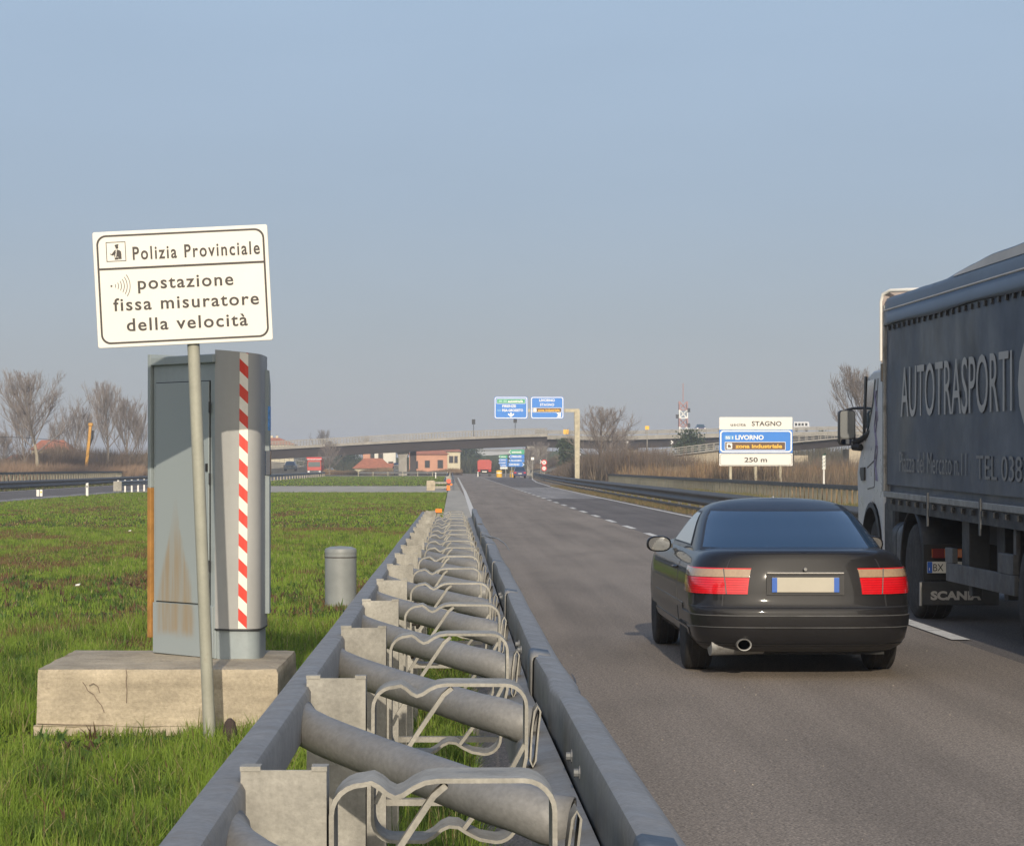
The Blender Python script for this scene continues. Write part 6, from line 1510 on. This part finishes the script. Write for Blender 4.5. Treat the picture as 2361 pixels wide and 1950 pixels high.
def car_small(name, label, tx, Y, paint, z=0.0, s=1.0, rear=False, wd=1.72):
    t = thing(name, label, 'car', (hx_(tx,Y), Y, z)); h = wd/2*s
    m = MB(); m.prism([(-h,.28*s),(h,.28*s),(h*1.02,.62*s),(h*.95,.88*s),(-h*.95,.88*s),(-h*1.02,.62*s)], 0, 4.1*s); m.build('body', paint, t, bevel=.06)
    m = MB(); m.add([(-h*.90,.75*s,.88*s),(h*.90,.75*s,.88*s),(h*.90,3.6*s,.88*s),(-h*.90,3.6*s,.88*s),(-h*.70,1.35*s,1.42*s),(h*.70,1.35*s,1.42*s),(h*.70,2.9*s,1.42*s),(-h*.70,2.9*s,1.42*s)], [(0,3,2,1),(4,5,6,7),(0,1,5,4),(1,2,6,5),(2,3,7,6),(3,0,4,7)]); m.build('cabin', paint, t, bevel=.05)
    m = MB(); m.add([(-h*.80,.80*s,.93*s),(h*.80,.80*s,.93*s),(h*.66,1.28*s,1.36*s),(-h*.66,1.28*s,1.36*s)], [(0,1,2,3)]); m.v = [(p[0],p[1]-.03,p[2]+.0) for p in m.v]; m.build('window', M['glass_side'] if not rear else M['glass_dark'], t, fix=False)
    for x in (-.78,.78):
        m = MB(); m.box(x*h-.14*s,x*h+.14*s,-.04,0.02,.60*s,.76*s); m.build('tail_lamp' if rear else 'headlight', M['lamp_red'] if rear else M['sign_white'], t)
    for x in (-.86,.86):
        for y in (.7,3.2):
            w_ = MB(); w_.lathe([(0,-.1*s),(.31*s,-.1*s),(.31*s,.1*s),(0,.1*s)], 16, (x*h,y*s,.31*s), 'x'); w_.build('wheel', M['rubber'], t)
    m = MB(); m.box(-.26,.26,-.03,.0,.52*s,.62*s); m.build('number_plate', M['plate_white'], t)
    return t
car_small('oncoming_car', 'silver blue car on the raised ramp left of the red oncoming truck', 668, 432, M['silver_car'], .75, 1.25)
car_small('oncoming_car', 'small pale car right of the red oncoming truck', 761, 470, M['white_car'], 0, .85)
c = car_small('hatchback', 'dark navy hatchback seen from behind beside the yellow drums', 1199, 326, M['navy_car'], 0, 1.0, True, 1.66)
c.scale = (1,1,1.08)
car_small('viaduct_car', 'dark car on the viaduct left of the exit sign', 1617, 432, M['navy_car'], P(0,988,432).z-.62, 1.0)
# minibus on the viaduct, side on
p = P(1848, 988, 432); t = thing('minibus', 'white minibus with dark windows on the viaduct right of the exit sign', 'bus', (p.x, 432, p.z-.5))
m = MB(); m.prism([(-1.45,.3),(1.45,.3),(1.45,1.2),(1.3,1.75),(-1.4,1.75)], 0, 2.0); m.build('body', M['white_car'], t, bevel=.05)
for x in (-1.0,-.4,.2,.85):
    m = MB(); m.box(x-.2,x+.22,-.03,.01,1.0,1.5); m.build('window', M['window_dark'], t)
for x in (-.9,.9): w_ = MB(); w_.lathe([(0,-.1),(.32,-.1),(.32,.1),(0,.1)], 16, (x,.1,.32), 'y'); w_.build('wheel', M['rubber'], t)
# tipper lorry from behind
Y = 400; t = thing('tipper_truck', 'red tipper truck seen from behind in the left lane far ahead', 'truck', (hx_(1117,Y), Y, 0))
m = MB(); m.prism([(-1.15,1.05),(1.15,1.05),(1.2,2.45),(.85,2.72),(-.85,2.72),(-1.2,2.45)], 0, 5); m.build('load_body', M['red_truck'], t, bevel=.05)
for x in (-.55,.55): m = MB(); m.box(x-.05,x+.05,-.06,.0,1.15,2.4); m.build('tailgate_rib', M['red_truck'], t)
m = MB(); m.box(-1.1,1.1,.2,5,.55,1.05); m.build('chassis', M['dark_under'], t)
for x in (-.9,.9):
    m = MB(); m.box(x-.22,x+.22,-.02,.1,.72,.98); m.build('tail_lamp', M['lamp_red'], t)
    w_ = MB(); w_.lathe([(0,-.25),(.46,-.25),(.46,.25),(0,.25)], 18, (x,.9,.46), 'x'); w_.build('wheel', M['rubber'], t)
    m = MB(); m.box(x-.25,x+.25,.3,.33,.12,.5); m.build('mud_flap', M['plastic'], t)
m = MB(); m.box(-.4,.4,-.02,.05,.62,.8); m.build('number_plate', M['plate_white'], t)

# yellow crane arm among the trees
Y = 292; k = Y/FPX; cxx = 200; t = thing('crane_arm', 'upright yellow excavator arm standing among the bare trees', 'excavator arm', (hx_(cxx,Y), Y, 0))
L = lambda tx, ty: ((tx-cxx)*k, 0, H-(ty-VY)*k)
m = MB(); m.bar(L(198,1084),L(205,1022),.36,.34); m.build('boom', M['yellow'], t, bevel=.03)
m = MB(); m.bar(L(205,1024),L(209,978),.34,.40); m.build('upper_arm', M['yellow'], t, bevel=.03)
m = MB(); m.tube([L(207,1026),L(213,1010),L(214,992)],.12,8); m.build('hydraulic_ram', M['truck_dark'], t)
m = MB(); m.box(-.26,.26,-.3,.3,H-(981-VY)*k-.05,H-(976-VY)*k+.05); m.v = [(p[0]+.50,p[1],p[2]) for p in m.v]; m.build('arm_head', M['yellow'], t, bevel=.05)
m = MB(); m.box(-1.2,1.0,-.8,1.2,.3,1.2); m.build('machine_body', M['yellow'], t, bevel=.08)
m = MB(); m.box(-1.3,1.2,-.9,1.3,-.1,.35); m.build('track', M['dark_under'], t)
# overhead wire at the far left
t = thing('overhead_wire', 'thin dark wire sagging in front of the bare trees at the far left', 'wire', (hx_(0,285),285,0))
m = MB(); m.tube([P(-400,985,285),P(-200,1001,285),P(0,1007,285),P(60,1009,285),P(110,1013,285),P(150,1022,285)],.03,5); m.build('wire', M['plastic'], t, world=True)
# ------------------------------------------------------------------ grass
def grass(name, label, n, ylo, yhi, hlo, hhi, wd, seed, tri, power=1.0, region=None):
    rg = np.random.default_rng(seed)
    yy = ylo + (yhi-ylo)*rg.uniform(0,1,n)**power
    xl = -VX/FPX*yy - .9 - .02*yy; xr = np.where(yy < 44, .12, -.26); x = xl + (xr-xl)*rg.uniform(0,1,n)
    keep = ~((x > -2.51) & (x < -1.03) & (yy > 14.29) & (yy < 15.81))
    keep &= ~((yy > 146.5) & (yy < 194.5)); keep &= x > -20.1
    keep &= (np.hypot(x-hx_(785.5,27.6), yy-27.6) > .19) & (np.hypot(x-base.x, yy-SY) > .04)
    dens = vnoise(x*1.3, yy*.9, seed+3); keep &= rg.uniform(0,1,n) < .45+.75*dens
    x, yy = x[keep], yy[keep]; n = len(x)
    patchn = vnoise(x*.9, yy*.28, 77, 4) + rg.normal(0,.05,n)
    fine = vnoise(x*5, yy*3, 31, 2)
    G_ = np.array([(.165,.255,.032),(.225,.310,.045),(.100,.165,.026)]); Y_ = np.array([.21,.21,.06]); Rd = np.array([.175,.085,.050]); Br = np.array([.185,.130,.065])
    t = rg.uniform(0,1,(n,1)); col = G_[0]*(1-t)+G_[1]*t; dk = (fine < .42)[:,None]; col = np.where(dk, G_[2]*(.6+.6*t)+.0, col)
    s_ = rg.uniform(0,1,n)
    wr = np.clip((patchn-.53)*5, 0, .75)*np.clip((yy-16)/5,0.03,1)*np.clip((150-yy)/60,.25,1)
    sel = s_ < wr; mixc = np.where(rg.uniform(0,1,n)[:,None] < .5, Rd, Br); col = np.where(sel[:,None], mixc*(.7+.6*t), col)
    sel3 = (s_ > .965)[:,None]; col = np.where(sel3, np.array([.36,.30,.16])*(.7+.6*t), col)
    sel2 = (s_ > .88) & (s_ < .965); col = np.where(sel2[:,None], Y_*(.7+.6*t), col)
    h = (hlo+(hhi-hlo)*np.clip(vnoise(x*2.3, yy*1.5, 55, 3)*1.9-.45,0,1.25))*rg.uniform(.5,1.3,n)*np.where(rg.uniform(0,1,n) > .97, 1.5, 1)
    # longer tufts the mower misses along the foot of the block, the pole and the barrier
    d = np.maximum(np.maximum(-2.51-x, x+1.03), np.maximum(14.29-yy, yy-15.81)); h *= 1+.35*np.exp(-np.clip(d,0,9)/.22); h = np.where((x < -1.55) & (x > -2.75) & (yy > 12.9) & (yy < 14.32), h*.42, h)
    h *= 1+.5*np.exp(-np.abs(x-.0)/.35); h = np.where(wr > .45, h*.75, h)
    pos = np.stack([x,yy,np.full(n,-.014)],1)
    o = blade_mesh(name, pos, h, np.full(n,wd)*rg.uniform(.6,1.4,n), col, M['leaf_attr'], .42, seed+1, tri)
    return tag(o, label, 'grass', kind='stuff')
grass('grass', 'long bright green grass blades around the concrete block', 200000, 8.5, 24, .07, .20, .0062, 101, False, 1.1)
grass('grass', 'mown green and reddish brown grass of the median', 260000, 23, 62, .035, .095, .014, 102, True, .8)
grass('grass', 'far green grass of the median up to the paved crossover', 170000, 60, 147, .04, .09, .034, 103, True, .8)
grass('grass', 'thin green grass of the median beyond the crossover', 60000, 194, 384, .05, .12, .09, 104, True, .8)
def weeds(n, seed):
    rg = np.random.default_rng(seed); y = rg.uniform(9.5, 34, n); x = -VX/FPX*y - .3 + (VX/FPX*y+.3)*rg.uniform(0,1,n)
    k = ~((x > -2.6) & (x < -.95) & (y > 14.2) & (y < 15.9)); x, y = x[k], y[k]; n = len(x); m_ = 9
    px = np.repeat(x, m_)+rg.normal(0,.016,n*m_); py = np.repeat(y, m_)+rg.normal(0,.016,n*m_)
    base_ = np.repeat(np.array([(.07,.13,.035),(.10,.17,.04),(.13,.075,.05)])[rg.integers(0,3,n)], m_, 0)*rg.uniform(.7,1.3,(n*m_,1))
    o = blade_mesh('weeds', np.stack([px,py,np.full(n*m_,-.01)],1), rg.uniform(.05,.13,n*m_), rg.uniform(.014,.030,n*m_), base_, M['leaf_attr'], 1.0, seed, False)
    return tag(o, 'broad leaved weeds scattered through the near grass', 'weeds', kind='stuff')
weeds(900, 131)
def edge_tufts(name, label, n, xr, yr, h, wd, seed, cols):
    rg = np.random.default_rng(seed); x = rg.uniform(*xr,n); y = rg.uniform(*yr,n); t = rg.uniform(0,1,(n,1)); c0, c1 = np.array(cols[0]), np.array(cols[1])
    k = vnoise(x*1.5,y*.4,seed) > .38; x, y, t = x[k], y[k], t[k]; n = len(x)
    o = blade_mesh(name, np.stack([x,y,np.full(n,-.01)],1), rg.uniform(.4,1.2,n)*h, np.full(n,wd), c0*(1-t)+c1*t, M['reed_attr'], .6, seed); return tag(o, label, 'grass', kind='stuff')
edge_tufts('grass', 'dry brown grass tufts under the right guard rail', 26000, (7.85,9.3), (45,190), .16, .035, 111, [(.22,.15,.08),(.12,.12,.05)])
edge_tufts('grass', 'green grass strip behind the left road guard rail', 9000, (-32.5,-28.7), (120,250), .25, .09, 112, [(.09,.13,.03),(.16,.13,.06)])
edge_tufts('grass', 'green grass strip behind the right parapet railing', 26000, (9.7,16), (60,155), .25, .05, 113, [(.12,.14,.04),(.24,.18,.09)])
# litter: pale scraps in the grass
for i, (tx, ty) in enumerate(((299,1229),(178,1359))):
    Y = 1.6*FPX/(ty-VY); t = thing('paper_scrap', ['white paper scrap in the mown grass level with the cabinet door','white paper scrap among reddish grass left of the cabinet foot','pale scrap on the far left corner of the concrete block','white scrap near the paved crossover','tiny pale scrap in the long grass before the block'][i], 'litter', (hx_(tx,Y), Y, .05 if i != 2 else 0))
    if i == 2: t.location = (-2.38, 14.9, .392)
    m = MB(); m.add([(-.03,0,0),(.03,.01,.012),(.035,.05,.03),(-.025,.04,.018)], [(0,1,2,3)]); m.prism([(-.02,.0),(.03,.004),(.015,.03)], .0, .02); m.build('scrap', M['white_paint'], t)

# ------------------------------------------------------------------ haze
hz = MB(); hz.box(-2600, 2600, -90, 5100, -1.1, 24)
hm_ = bpy.data.materials.new('thin_spring_haze'); hm_.use_nodes = True; hn = hm_.node_tree; hn.nodes.clear()
pv = hn.nodes.new('ShaderNodeVolumePrincipled'); pv.inputs['Color'].default_value = (.86,.90,.97,1); pv.inputs['Density'].default_value = .0005; pv.inputs['Anisotropy'].default_value = .1
ho = hn.nodes.new('ShaderNodeOutputMaterial'); hn.links.new(pv.outputs[0], ho.inputs['Volume'])
tag(hz.build('haze', hm_), label='thin pale spring haze over the highway and fields', cat='haze', kind='stuff')
